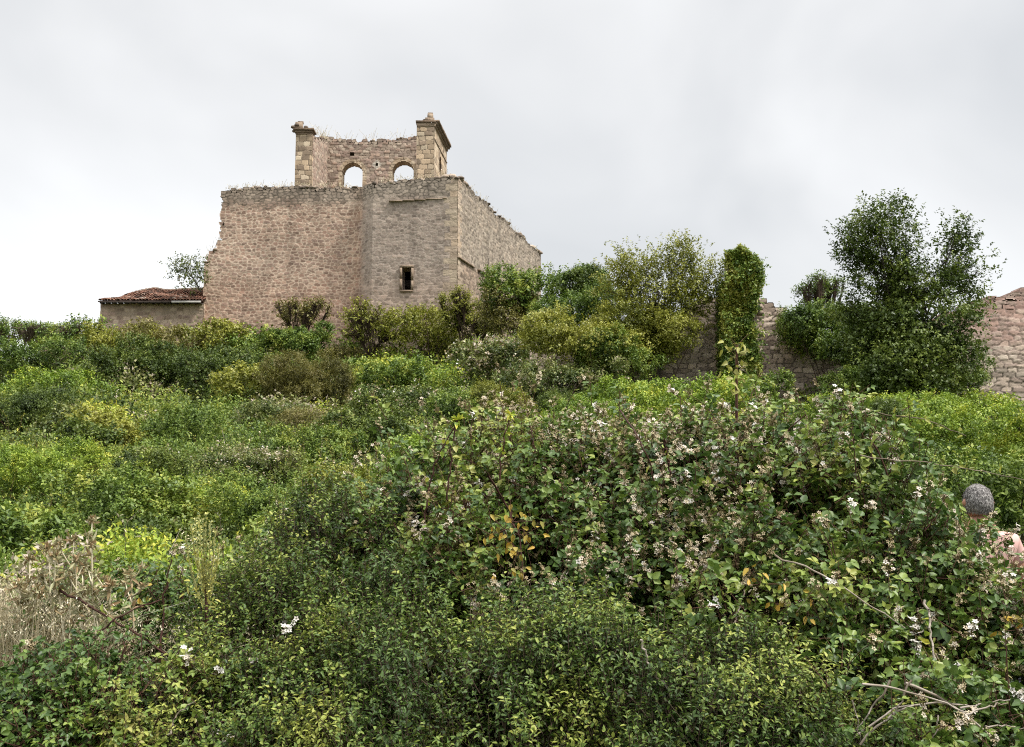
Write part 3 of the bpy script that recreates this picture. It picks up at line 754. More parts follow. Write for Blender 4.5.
def shrub(name, label, px, top, w, h, Y, mat, cat='bush', dens=1., leaf=None, n=5, k=6, aspect=.55, rmin=.5, upn=.8, sparse=False, group=None, lobes=None, lump=.4, flowers=0, twigtint=.4, up=.15, tbias=0., fl_tint=None):
    w = w*rng.uniform(.95, 1.25)
    Lf = (leaf or max(.05, Y*.0026))*rng.choice([.85, 1., 1.15, 1.4]); aspect = aspect*rng.uniform(.75, 1.25)
    lobes = lobes or px_lobes(px, top, w, h, Y, n)
    c = np.array(lobes[0][:3]); gz = float(ground(c[0], c[1]))
    base = np.array([c[0], c[1], gz-.1])
    root = empty(name, base, label, cat, group)
    apx = w*h*.8; lpx = max(.7, (Lf*F/Y)**2*aspect*.55)
    nl = apx/lpx*7*dens; ns = int(nl/k)
    P, D, r = lobe_points(lobes, ns, seed=int(px)+7, rmin=rmin, lump=lump, up=up, stray=.12)
    cen = P[rng.choice(len(P), max(20, len(P)//16), replace=False)]
    near_ = np.concatenate([np.argmin(((q[:, None]-cen[None])**2).sum(2), axis=1) for q in np.array_split(P, max(1, len(P)//800))])
    P = cen[near_]+(P-cen[near_])*.6
    A = nrm(D*.7+UP*.45+rng.normal(size=P.shape)*.4)
    g, gt = Geo(), Geo()
    cl = fbm(P[:, 0]/(w*Y/F*.22), P[:, 1]/(w*Y/F*.22), P[:, 2]/(w*Y/F*.22), 3)
    ts = np.clip((cl-.5)*1.5+.5+(rng.random(len(P))-.5)*.5+tbias, 0, 1)
    sprigs(g, gt if Y*sparse < 1 and sparse else None, P, A, k, Lf*2.6, Lf, Lf*aspect, 'far' if Y > 11 else 'ovate', ts, twig=None, upn=upn)
    tg = P[rng.choice(len(P), min(len(P), 20 if sparse else 9), replace=False)]
    stems(gt, base, tg, max(.015, h*Y/F*.012), max(.006, Y*.00025), twigtint, .15)
    if sparse:
        i_ = rng.choice(len(P), min(len(P), 700), replace=False)
        near = tg[np.argmin(np.linalg.norm(P[i_][:, None]-tg[None], axis=2), axis=1)]
        m_ = (near*.6+P[i_]*.4)+rng.normal(size=near.shape)*.05
        add_tubes(gt, near*.75+base*.25*[1, 1, 1]+0, m_, Y*.0003, Y*.00025, twigtint, 3)
        add_tubes(gt, m_, P[i_]+A[i_]*Lf*1.5, Y*.00025, Y*.00015, twigtint, 3)
    g.build('foliage', M[mat], root); gt.build('branches', M['twig'], root)
    if flowers:
        i_ = rng.choice(len(P), min(len(P), flowers)); gf = Geo()
        Q = P[i_]+A[i_]*Lf*2.2; m5 = 6
        Qk = np.repeat(Q, m5, 0)+rng.normal(scale=Lf*.6, size=(len(Q)*m5, 3))
        add_leaves(gf, Qk, nrm(rdir(len(Qk))+UP*.3), nrm(rdir(len(Qk))+UP*.8+[0, -.5, 0]), Lf*.7, Lf*.6, np.clip(rng.normal(.5, .28, len(Qk)), 0, 1), 'far')
        gf.build('blossom', M['petal'], root)
    return root
def flower_sprays(g, gs, P, A, size, m5=7, tmean=.5, tsd=.28):
    """bramble panicles: a small stalk with several flowers or dried calyxes"""
    n = len(P); 
    if not n: return
    ts = np.clip(rng.normal(tmean, tsd, n), 0, 1)
    Pk = np.repeat(P, m5, 0); Ak = np.repeat(A, m5, 0)
    C = Pk+Ak*(rng.random(n*m5)*size*4.5)[:, None]+rng.normal(scale=size*.9, size=(n*m5, 3))
    add_tubes(gs, Pk+Ak*size*.5, C, .0016, .0012, .75, 3)
    t = np.clip(np.repeat(ts, m5)+rng.normal(scale=.16, size=n*m5), 0, 1)
    Nf = nrm(Ak*.8+rdir(n*m5)*.8+np.array([0, -.35, .2])); ref = rdir(n*m5); U = nrm(np.cross(Nf, ref)); Wv = np.cross(Nf, U)
    for q in range(5):
        a = q*2*math.pi/5; D = U*math.cos(a)+Wv*math.sin(a)
        sz = size*(.45+.6*t)
        add_leaves(g, C+D*.002, nrm(D+Nf*(.35-.0*t[:, None])), Nf, sz, sz*.75, t, 'far', .1)
def canes(g, starts, ends, arch, r0, r1, tint, n=12):
    for a, b_, h_ in zip(starts, ends, arch):
        m_ = (np.asarray(a)+np.asarray(b_))/2+np.array([0, 0, h_])
        p = bez(a, m_, b_, n); p[1:-1] += rng.normal(scale=.012, size=(n-1, 3))
        add_curve(g, p, r0, r1, tint, 5)

# ---------------------------------------------------------------- ivy on the pillar
iv = empty('ivy', at(735, 398, 39.7), 'thick ivy coat hanging down the tall wall stump, yellowish in its middle', 'ivy')
g, gt = Geo(), Geo(); n = 5200
f_ = rng.random(n); v_ = rng.random(n)**.9
pxw = 725+2*np.sin(v_*9)-3*v_+f_*(27+2*np.sin(v_*7)+(8*v_)); pyr = 250+v_*148+np.abs(f_-.45)*10*(v_ < .1)
P = np.stack([at(a, b_, 39.8) for a, b_ in zip(pxw, pyr)]); lum = fbm(P[:, 0]*1.6, P[:, 2]*1.6, None, 91)
P[:, 0] += (fbm(P[:, 2]*1.3, P[:, 0]*.3, None, 14)-.5)*.5*(.3+f_)
P[:, 1] -= .05+lum*.7*(.25+.6*np.sin(np.clip(f_, 0, 1)*math.pi))+rng.random(n)*.1
D = nrm(np.stack([(f_-.5)*.9, -np.ones(n), .2+0*f_], 1)); A = nrm(D*.6+UP*-.2+rng.normal(size=P.shape)*.4)
yel = sstep(.10, .2, v_)*(1-sstep(.5, .75, v_))*(1-sstep(.62, .8, f_))  # yellower leaves in the middle of the coat
for nm, sel in (('foliage', rng.random(n) > yel*.8), ('yellow_foliage', None)):
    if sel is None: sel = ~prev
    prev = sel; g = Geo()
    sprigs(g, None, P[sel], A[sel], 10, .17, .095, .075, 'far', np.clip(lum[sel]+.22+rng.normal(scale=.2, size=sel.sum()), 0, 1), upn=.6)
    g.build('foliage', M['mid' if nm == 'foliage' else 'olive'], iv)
n = 520; th_ = rng.random(n); P = np.stack([at(722+40*a, 252+150*b_**.8, 39.4)[:3] for a, b_ in zip(rng.random(n), th_)]); lo = fbm(P[:, 0]*2.3, P[:, 2]*2.3, None, 15)
P = P[lo > .5]; g = Geo(); P[:, 1] -= rng.random(len(P))*.35
sprigs(g, None, P, nrm(np.array([0, -.8, -.3])+rng.normal(size=P.shape)*.7), 8, .34, .095, .075, 'far'); g.build('foliage', M['mid'], iv)
# left flank and back
n = 1500; q = rng.random((n, 3)); P = np.stack([at(728, 260, 39.8)[0]-.1+q[:, 0]*.2, 39.9+q[:, 1]*1.2, 4.8+q[:, 2]*5.2], 1)
g = Geo(); sprigs(g, None, P, nrm(np.array([-1., 0, -.1])+rng.normal(size=P.shape)*.5), 6, .25, .12, .1, 'far'); g.build('foliage', M['mid'], iv)
gt = Geo()
for _ in range(14):
    x = rng.uniform(731, 749); add_curve(gt, bez(at(x, 405, 39.7), at(x+rng.uniform(-10, 10), 330, 39.6), at(x+rng.uniform(-8, 8), 262, 39.75), 10), .05, .015, .5)
gt.build('stems', M['twig'], iv)

# ---------------------------------------------------------------- trees
def tree(name, label, base, lobes, mat, nleafk, Lf, trunk_r, cat='tree', k=6, aspect=.6, trunks=1, twr=.012, rmin=.25, tint=.35, bias=0., lump=.3, minor=14, up=.1, spread=2.3):
    root = empty(name, base, label, cat)
    gt, gl = Geo(), Geo(); base = np.asarray(base, float); lobes = np.array(lobes, float)
    tips = []
    cz = lobes[:, 2].min(); top = lobes[lobes[:, 2].argmax()]
    for tr in range(trunks):
        off = np.array([rng.normal(scale=.25), rng.normal(scale=.25), 0])*(trunks > 1)
        crown_c = lobes[:, :3].mean(0)+off*2
        tp = bez(base+off, (base+crown_c)/2+off+[0.1, 0, 0], crown_c, 8)
        rr = trunk_r/(trunks**.5)
        add_curve(gt, tp, rr, rr*.5, tint, 8)
        for li in range(tr, len(lobes), trunks):
            L_ = lobes[li]; st = tp[rng.integers(3, 8)]
            mid = (st+L_[:3])/2+[0, 0, -.08*np.linalg.norm(L_[:3]-st)]+rng.normal(scale=.08, size=3)
            br = bez(st, mid, L_[:3], 6); add_curve(gt, br, rr*.42, rr*.16, tint, 6)
            for _ in range(minor):
                d = rdir(1)[0]; d[2] = abs(d[2])*.8-.1
                e = L_[:3]+d*L_[3:6]*rng.uniform(.6, .95); s0 = br[rng.integers(3, 7)]
                c_ = bez(s0, (s0+e)/2+[0, 0, .05], e, 4); add_curve(gt, c_, rr*.13, twr*.6, tint, 4)
                tips.append(c_)
    ns = nleafk
    P, D, r = lobe_points(lobes, ns, up=up, seed=13, rmin=rmin, lump=lump)
    # clump twigs: keep points near cluster centres so that gaps open between
    cen = P[rng.choice(len(P), max(10, len(P)//26), replace=False)]
    j = rng.integers(0, len(cen), len(P)); P = cen[j]+(rng.normal(size=P.shape)*Lf*2.3)
    D = nrm(P-lobes[:, :3].mean(0)); A = nrm(D*.6+UP*.5+rng.normal(size=P.shape)*.5)
    cl = fbm(P[:, 0]/1.1, P[:, 1]/1.1, P[:, 2]/1.1, 3)
    sprigs(gl, None, P, A, k, Lf*2.4, Lf, Lf*aspect, 'far', np.clip((cl-.5)*1.6+.5+(rng.random(len(P))-.5)*.4+bias, 0, 1))
    tipp = np.concatenate([t[2:] for t in tips])
    for c in cen:
        q = tipp[np.argmin(np.linalg.norm(tipp-c, axis=1))]
        add_tubes(gt, [q], [c], twr*.8, twr*.5, tint, 3)
    gt.build('trunk', M['bark'], root); gl.build('crown', M[mat], root)
    return root
def lb(px, py, Y, w, h, d=None):
    c = at(px, py, Y); rx = w/2*Y/F; rz = h/2*Y/F
    return (c[0], c[1], c[2], rx, (d or (rx+rz)/2), rz)
TY = 36
tree('broadleaf_tree', 'tall dark green tree with uneven open crown against the sky', at(905, 398, TY),
     [lb(893, 215, TY, 24, 21), lb(876, 223, TY-.4, 22, 19), lb(906, 227, TY+.3, 24, 22), lb(859, 235, TY+.4, 22, 18), lb(849, 249, TY, 17, 14), lb(880, 243, TY-.5, 29, 22), lb(905, 251, TY, 27, 22), lb(862, 259, TY, 24, 18), lb(880, 268, TY+.4, 32, 21),
      lb(908, 273, TY-.4, 32, 24), lb(956, 235, TY-.3, 17, 21), lb(969, 251, TY, 18, 16), lb(950, 254, TY+.3, 22, 22), lb(976, 273, TY, 18, 13), lb(957, 275, TY-.3, 24, 21), lb(935, 287, TY-.5, 32, 27), lb(866, 286, TY, 24, 16), lb(970, 292, TY+.2, 22, 16),
      lb(898, 294, TY+.6, 50, 40), lb(890, 322, TY, 64, 44), lb(945, 318, TY-.7, 54, 40), lb(912, 345, TY-.5, 88, 50), lb(868, 350, TY+.3, 50, 44), lb(942, 350, TY, 48, 40), lb(905, 374, TY-1, 96, 46), lb(942, 382, TY-.6, 50, 36), lb(966, 352, TY-.2, 20, 16), lb(848, 312, TY+.4, 20, 16)],
     'dark', 10500, .12, .15, trunks=3, rmin=.1, twr=.009, bias=.05, minor=9, spread=1.75)
LY = 40.4
tree('olive_green_tree', 'loose light green tree with thin see-through branches, between the church and the ivy-clad pillar', at(655, 378, LY),
     [lb(640, 270, LY, 60, 36), lb(672, 262, LY, 62, 34), lb(700, 280, LY+.3, 46, 40), lb(655, 300, LY, 84, 44), lb(690, 306, LY, 46, 30), lb(618, 295, LY+.5, 50, 40), lb(652, 335, LY-.5, 70, 44)],
     'olive', 4200, .12, .14, trunks=4, rmin=.3, twr=.013, tint=.6, aspect=.5, minor=16, bias=.0)
TB = 65.6
tree('wall_sapling', 'small sapling growing out of the wall corner above the tiled roof', at(201, 292, TB),
     [lb(190, 268, TB, 22, 18), lb(182, 272, TB, 16, 14), lb(195, 280, TB, 14, 16)], 'greybush', 300, .15, .05, cat='sapling', rmin=.2, bias=-.15, twr=.016)

# ---------------------------------------------------------------- separate bushes on the hillside
# (name, label, px, top, w, h, Y, material, extra)
B = [
 ('round_bush', 'compact rounded deep green bush against the foot of the pink church wall', 300, 324, 50, 36, 57.2, 'mid', dict(dens=1.8, tbias=-.05, n=3, lump=.12)),
 ('shrub', 'airy brownish shrub standing above the rounded deep green bush', 297, 300, 60, 34, 64.6, 'brown', dict(dens=.6, sparse=1)),
 ('shrub', 'thin twiggy yellow-green shrub before the crease in the church wall', 374, 306, 56, 52, 63.4, 'olive', dict(dens=.5, sparse=1)),
 ('bush', 'yellow-green bush standing below the slit window of the church', 428, 300, 76, 58, 62.5, 'olive', dict(dens=.95)),
 ('bush', 'small reddish-brown low bush at the bare foot of the church wall', 335, 347, 44, 18, 63, 'brown', dict(dens=1, tbias=.2)),
 ('bush', 'olive bush hugging the corner of the church below the quoins', 470, 290, 64, 50, 61.5, 'olive', dict(dens=.8, sparse=1)),
 ('bush', 'broad dark olive bush where the receding church wall meets the trees', 545, 262, 108, 66, 58, 'mid', dict(dens=1.2, tbias=-.05, n=7)),
 ('bush', 'brownish bush tucked under the receding church wall', 508, 290, 62, 50, 57, 'brown', dict(dens=1, tbias=-.1)),
 ('conifer_bush', 'small bluish dark bush with pointed tips beside the broad dark olive bush', 590, 263, 40, 50, 56, 'dark', dict(dens=1.2, tbias=.15, up=.6)),
 ('bush', 'long pale green bush with browning twigs below the loose light green tree', 600, 312, 140, 62, 39.6, 'olive', dict(dens=1.2, n=8, tbias=.15)),
 ('bush', 'rounded mid green bush in front of the stone wall under the loose tree', 628, 335, 90, 52, 38.6, 'mid', dict(dens=1.2)),
 ('bramble_bush', 'greyish bramble mound with pale dead heads under the church corner', 500, 338, 92, 44, 50, 'greybush', dict(dens=1.3, flowers=160)),
 ('bramble_bush', 'dark tangled bramble mound below the long pale green bush', 560, 362, 120, 44, 38, 'greybush', dict(dens=1.3, tbias=-.25, flowers=60)),
 ('bush', 'dense dark green bush draped over the collapsed wall next to the pillar', 834, 290, 86, 70, 40.6, 'mid', dict(dens=2.0, n=7, tbias=-.12)),
 ('bush', 'dark green bush filling the gap between the draped bush and the tall dark tree', 862, 300, 66, 88, 38.8, 'mid', dict(dens=1.8, n=6, tbias=-.2)),
 ('bush', 'spiky long-shooted shrub sticking up behind the collapsed wall', 812, 276, 50, 44, 43.4, 'mid', dict(dens=.45, sparse=1, up=.7, tbias=.0)),
 ('bush', 'low leafy bush at the foot of the collapsed dry stone wall', 862, 372, 80, 42, 36, 'mid', dict(dens=1.3)),
 ('bush', 'leafy green bush against the reddish wall right of the dark tree', 965, 356, 44, 40, 37, 'mid', dict(dens=1.2, tbias=-.1)),
 ('shrub', 'yellow-green sapling clump at the base of the reddish wall', 985, 392, 50, 28, 35, 'bright', dict(dens=1)),
 ('bush', 'bright leafy growth at the foot of the ivy-clad pillar', 752, 370, 60, 46, 36, 'mid', dict(dens=1.2, tbias=.1)),
 ('shrub', 'open twiggy shrub on the crest at the edge of the sky, thinnest on the skyline', 30, 318, 92, 30, 61, 'mid', dict(dens=.75, sparse=1, tbias=-.1, lump=.5, twigtint=.6)),
 ('shrub', 'small bare-topped shrub on the crest beside the outbuilding corner', 82, 322, 48, 26, 62, 'mid', dict(dens=.8, sparse=1, tbias=-.1, twigtint=.6)),
 ('bush', 'dark green bush on the crest under the open twiggy shrub', 28, 338, 100, 40, 58, 'mid', dict(dens=1.2, tbias=-.15)),
 ('bush', 'yellow-green bush hiding the corner of the tiled outbuilding', 122, 322, 62, 46, 60, 'olive', dict(dens=1.1)),
 ('bush', 'pale twiggy bush in front of the tiled outbuilding', 168, 325, 78, 42, 59, 'brown', dict(dens=1., tbias=.05)),
 ('bush', 'yellow-topped bush at the meeting of outbuilding and church wall', 214, 322, 62, 48, 59, 'olive', dict(dens=1.1)),
 ('bush', 'dark hollow bush below the yellow-topped one, deep shade under it', 205, 338, 100, 78, 50, 'dark', dict(dens=1.3, n=7)),
 ('bush', 'green bush under the pink wall between dark hollow bush and rounded bush', 250, 332, 44, 48, 58, 'mid', dict(dens=1.2, tbias=.05)),
 ('bush', 'dark bush with exposed stems down the slope from the outbuilding', 116, 334, 76, 80, 50, 'dark', dict(dens=1.1, n=6, tbias=.1)),
 ('bush', 'grassy light green mound near the frame edge below the crest', 60, 366, 92, 44, 47, 'bright', dict(dens=1, tbias=-.25)),
 ('bush', 'very dark glossy bush low on the slope at the frame edge', 18, 386, 84, 66, 36, 'dark', dict(dens=1.4, tbias=-.05)),
 ('bush', 'muted grey-green bush beside the very dark glossy bush', 62, 404, 60, 50, 33, 'greybush', dict(dens=1.2, tbias=-.2)),
 ('bush', 'feathery grey-olive shrub with dark base in the middle of the slope', 302, 350, 74, 78, 45, 'brown', dict(dens=1.3, tbias=-.3, aspect=.25)),
 ('bush', 'fresh green bush on the slope under the crease in the church wall', 385, 358, 84, 50, 50, 'mid', dict(dens=1.2, tbias=.1)),
 ('bramble_bush', 'dark bramble clump with small pale specks in the middle of the slope', 418, 382, 96, 52, 40, 'dark', dict(dens=1.4, flowers=120, tbias=.1)),
 ('bush', 'fan-shaped olive tuft with brown centre above the flowering brambles', 505, 386, 52, 40, 34, 'olive', dict(dens=1.1, aspect=.25, tbias=-.1)),
 ('bush', 'dark upright tuft beside the fan-shaped olive tuft', 566, 388, 36, 40, 33, 'dark', dict(dens=1.2, aspect=.25)),
 ('bush', 'yellowing bush on the open slope between darker bushes', 112, 408, 76, 60, 29, 'olive', dict(dens=1.1, tbias=.3)),
 ('bush', 'green mound with a dark underside beside the yellowing bush', 182, 412, 96, 52, 30, 'mid', dict(dens=1.3, n=6)),
 ('bush', 'dusty green bush with pink-brown flower heads on the mid slope', 205, 450, 120, 60, 23, 'greybush', dict(dens=1.1, n=7, flowers=160, tbias=-.15)),
 ('bush', 'vivid green rounded bush on the mid slope', 318, 420, 92, 56, 28, 'mid', dict(dens=1.3, tbias=.2)),
 ('bush', 'lime green fern-like bush nearest the frame edge', 40, 440, 100, 82, 20, 'bright', dict(dens=1.3, n=7)),
 ('bush', 'large soft green bush behind the dry grass and brambles', 118, 468, 120, 96, 15, 'mid', dict(dens=1.3, n=8, tbias=.12)),
 ('bush', 'bright yellow-green creeping bush spreading below the dark tree', 880, 388, 150, 62, 26, 'bright', dict(dens=1.2, n=8)),
 ('bush', 'yellow-green mound in the hollow below the reddish wall', 985, 402, 110, 80, 22, 'bright', dict(dens=1.2, n=8, tbias=-.05)),
 ('bush', 'green tangle of stems behind the person', 1000, 455, 100, 80, 13, 'mid', dict(dens=1.2, n=8, tbias=.05)),
 ('bush', 'fresh green mound between the pillar and the flowering brambles', 690, 380, 110, 44, 30, 'bright', dict(dens=1.2, tbias=-.15)),
 ('bush', 'lime green mound just above the flowering brambles in the middle', 420, 440, 120, 66, 18, 'bright', dict(dens=1.2, n=7)),
 ('bush', 'long green mound above the flowering brambles towards the pillar', 595, 400, 120, 44, 26, 'bright', dict(dens=1.2, tbias=-.25)),
 ('bush', 'muted green bush between the tall seed stalk and the mid slope', 270, 478, 110, 76, 15, 'mid', dict(dens=1.2, n=7, tbias=.05)),
 ('bush', 'dense olive bush filling in under the loose light green tree', 648, 300, 100, 66, 40, 'olive', dict(dens=1.3, n=8, tbias=-.15)),
 ('bush', 'dark green bush between the receding church wall and the loose tree', 580, 284, 84, 60, 48, 'mid', dict(dens=1.3, n=7, tbias=-.1)),
 ('bush', 'small dark bush directly under the pale twiggy bush by the outbuilding', 158, 352, 58, 38, 50, 'dark', dict(dens=1.3)),
 ('bush', 'yellowish-green bush between the dark hollow bush and the feathery shrub', 250, 366, 62, 44, 45, 'olive', dict(dens=1.2)),
 ('bush', 'low grey-leaved bush in front of the feathery shrub', 262, 402, 76, 36, 36, 'greybush', dict(dens=1.2, tbias=-.2)),
 ('bush', 'pale feathery bush on the mid slope below the feathery grey-olive shrub', 312, 408, 60, 26, 33, 'brown', dict(dens=1., aspect=.3, tbias=.1)),
 ('bush', 'dark bush with black hollow at the middle of the slope', 240, 436, 74, 40, 27, 'dark', dict(dens=1.3)),
 ('bush', 'deep green bush above the lime green mound', 372, 410, 74, 44, 30, 'dark', dict(dens=1.3, tbias=.1)),
 ('bush', 'dull green bush between bramble clump and fan-shaped tuft', 468, 392, 66, 40, 34, 'mid', dict(dens=1.2)),
 ('bush', 'yellow-green bush by the dark upright tuft', 612, 380, 70, 34, 34, 'bright', dict(dens=1.1, tbias=-.1)),
 ('bush', 'dark green bush rising behind the lime green fern-like bush', 88, 424, 56, 38, 27, 'dark', dict(dens=1.3)),
 ('bush', 'greyish bush with pale specks between the yellowing bush and the vivid green one', 262, 450, 80, 44, 21, 'greybush', dict(dens=1.2, flowers=70, tbias=-.1)),
 ('bush', 'bright green bush with yellow tips near the middle, above the seed stalk', 205, 488, 76, 46, 15.5, 'bright', dict(dens=1.2)),
 ('bush', 'dark leafy bush beside the bright one with yellow tips', 152, 452, 66, 40, 19, 'dark', dict(dens=1.3, tbias=.15)),
 ('bush', 'olive bush on the near slope with reddish flower heads', 345, 470, 80, 56, 15, 'olive', dict(dens=1.2, flowers=60, tbias=-.15)),
 ('bush', 'fresh green low bush at the foot of the olive one with reddish heads', 300, 505, 86, 50, 11.5, 'mid', dict(dens=1.3, tbias=.15)),
 ('bush', 'tangled dull green bush at the frame edge behind the withered thistles', 28, 512, 110, 66, 11.5, 'mid', dict(dens=1.3, n=7)),
 ('bush', 'dark green bush in the hollow behind the big bramble and the person', 940, 440, 96, 60, 15, 'mid', dict(dens=1.2, n=7, tbias=-.15)),
 ('bush', 'dark bush at the foot of the spreading yellow-green creeper', 860, 400, 70, 40, 22, 'dark', dict(dens=1.2)),
]
seen_labels = set()
for (nm, lab, px, top, w, h, Y, mt, ex) in B:
    shrub(nm, lab, px, top, w, h, Y, mt, cat='bush' if nm != 'shrub' else 'shrub', group='bushes on the hillside', **ex)

# ---------------------------------------------------------------- continuous undergrowth between them
n = 260000
Yr = np.exp(rng.uniform(math.log(7.8), math.log(67), n)); pxr = rng.uniform(-150, 1180, n)
Xr = (pxr-512)/F*Yr
def mounds(x, y):
    """domed clumps packed side by side, growing larger up the slope; height and clump id"""
    cs = 1.1+.035*y; u = x/cs+(fbm(x/1.5, y/1.5, None, 3)-.5)*.5; v = np.log(1.1+.035*y)/.035/.95+(fbm(x/1.5, y/1.5, None, 4)-.5)*.5
    iu, iv_ = np.floor(u), np.floor(v); F1 = np.full(u.shape, 9.); ID = np.zeros(u.shape); 
    for du in (-1, 0, 1):
        for dv in (-1, 0, 1):
            cu, cv_ = iu+du, iv_+dv; a_ = cu+.15+.7*h01(cu, cv_, cu*0, 71); b_ = cv_+.15+.7*h01(cu, cv_, cu*0, 72)
            R_ = .62+.35*h01(cu, cv_, cu*0, 73); d = np.sqrt((u-a_)**2+(v-b_)**2)/R_
            nw = d < F1; F1 = np.where(nw, d, F1); ID = np.where(nw, h01(cu, cv_, cu*0, 74), ID)
    hc_ = .3+1.3*((ID*7.13) % 1)**1.2
    hc_ = hc_*(1-.8*np.exp(-((x+9.5)/4.2)**2-((y-61)/5)**2))
    return hc_*np.sqrt(np.clip(1-F1*F1, 0, 1))*np.clip(.45+y/75, 0, 1.)+.12, ID, F1
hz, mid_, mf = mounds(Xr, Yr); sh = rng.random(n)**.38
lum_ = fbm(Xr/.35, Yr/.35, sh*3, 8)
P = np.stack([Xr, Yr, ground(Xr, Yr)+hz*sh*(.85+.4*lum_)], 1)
Lf = np.maximum(.062, Yr*.0041)
zone = fbm(Xr/(1.5+Yr*.06), Yr/(2+Yr*.09), None, 55); zone2 = (mid_*13.7) % 1
zb_ = sstep(0, 1, (pxr-330)/500)*.16 - .06
kind = np.where(zone+zb_+(zone2-.5)*.45 > .53, 0, np.where(zone2 > .62, 1, np.where(zone2 < .25, 2, 3)))
kind = np.where(rng.random(n) < .10, rng.integers(0, 4, n), kind)
gap = fbm(P[:, 0]/(.12+Yr*.011), P[:, 1]/(.12+Yr*.011), P[:, 2]/(.1+Yr*.009), 33, 2)
kp_ = (gap > .43) | (rng.random(n) < .12)
P, Lf, kind, mid_, sh, zone, Yr = P[kp_], Lf[kp_], kind[kp_], mid_[kp_], sh[kp_], zone[kp_], Yr[kp_]
A = nrm(UP*.7+rng.normal(size=P.shape)*.45+np.array([0, -.4, 0]))
for kk, (nm, lab, mt, asp, cat) in enumerate([('ground_cover', 'fresh lime green nettles and creepers covering the slope', 'bright', .45, 'undergrowth'), ('bramble_cover', 'dull grey-green bramble cover with pale dead specks on the slope', 'greybush', .6, 'brambles'),
        ('scrub_cover', 'dark low scrub filling the hollows of the slope', 'dark', .55, 'scrub'), ('herb_cover', 'mid green mixed herbs growing over the slope', 'mid', .35, 'herbs')]):
    sel = kind == kk; g = Geo(); nn_ = sel.sum(); k = 7
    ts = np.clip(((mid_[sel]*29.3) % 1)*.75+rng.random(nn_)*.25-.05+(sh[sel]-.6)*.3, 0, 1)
    Pk = P[sel]; Ls = Lf[sel]
    kk_ = k
    t = np.tile((np.arange(kk_)+.5)/kk_, nn_)
    pos = np.repeat(Pk, kk_, 0)+np.repeat(A[sel], kk_, 0)*(np.repeat(Ls, kk_)*3.2*t)[:, None]+rng.normal(size=(nn_*kk_, 3))*np.repeat(Ls, kk_)[:, None]*.6
    D = nrm(np.repeat(A[sel], kk_, 0)*.4+rdir(nn_*kk_)*.8); Nn = nrm(UP*.65+np.array([0, -.25, 0])+rng.normal(size=pos.shape)*.5)
    sc = rng.uniform(.6, 1.15, nn_*kk_)*np.repeat(Ls, kk_)
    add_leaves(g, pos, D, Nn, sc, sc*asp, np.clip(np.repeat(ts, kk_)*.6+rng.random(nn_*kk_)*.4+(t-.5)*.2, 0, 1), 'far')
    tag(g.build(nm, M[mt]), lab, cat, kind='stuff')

# tall loose stems and seeding herbs that stick out of the undergrowth
for (nm, lab, mt, stm, n, dry) in (('tall_herbs', 'scattered tall green herbs and shoots sticking out of the slope undergrowth', 'olive', 'cane', 1500, 0), ('dry_stalks', 'scattered pale dead stalks and bare twigs among the bushes of the slope', 'straw', 'twig', 700, 1)):
    Yh = np.exp(rng.uniform(math.log(9), math.log(60), n)); Xh = (rng.uniform(-100, 1130, n)-512)/F*Yh
    keep_ = fbm(Xh/(1+Yh*.05), Yh/(1.5+Yh*.06), None, 92 if dry else 91, 2) > .5; Xh, Yh = Xh[keep_], Yh[keep_]; n = len(Xh)
    hz_, _, _ = mounds(Xh, Yh); z0 = ground(Xh, Yh)+hz_*.7; hh = rng.uniform(.35, 1.0, n)*np.clip(.6+Yh/45, 0, 1.5)
    g, gl = Geo(), Geo(); prev = np.stack([Xh, Yh, z0], 1); ln = rng.normal(scale=.3, size=(n, 2)); r0 = np.maximum(.004, Yh*.00028)
    tt = np.clip(rng.normal(.75 if dry else .5, .15, n), 0, 1)
    for q in range(1, 5):
        f_ = q/4; cur = np.stack([Xh+ln[:, 0]*f_**2*hh, Yh+ln[:, 1]*f_**2*hh, z0+hh*np.sin(f_*1.45)], 1)+rng.normal(scale=.015, size=(n, 3))
        add_tubes(g, prev, cur, r0*(1.15-f_*.6), r0*(1-f_*.6), tt, 3)
        m_ = 3 if dry else 7; Lq = np.repeat(np.maximum(.045, Yh*.003), m_); f2 = rng.random(n*m_)[:, None]
        Q = np.repeat(prev, m_, 0)*(1-f2)+np.repeat(cur, m_, 0)*f2; sel = rng.random(n*m_) < (.25+.75*f_)
        add_leaves(gl, Q[sel], nrm(rdir(sel.sum())+UP*.3), nrm(rdir(sel.sum())*.6+UP), (Lq*rng.uniform(.5, 1.1, n*m_))[sel], (Lq*.35)[sel], rng.random(sel.sum()), 'far'); prev = cur
    o_ = gl.build(nm, M[mt]); tag(o_, lab, 'stalks' if dry else 'herbs', kind='stuff'); g.build('stems', M[stm], o_)
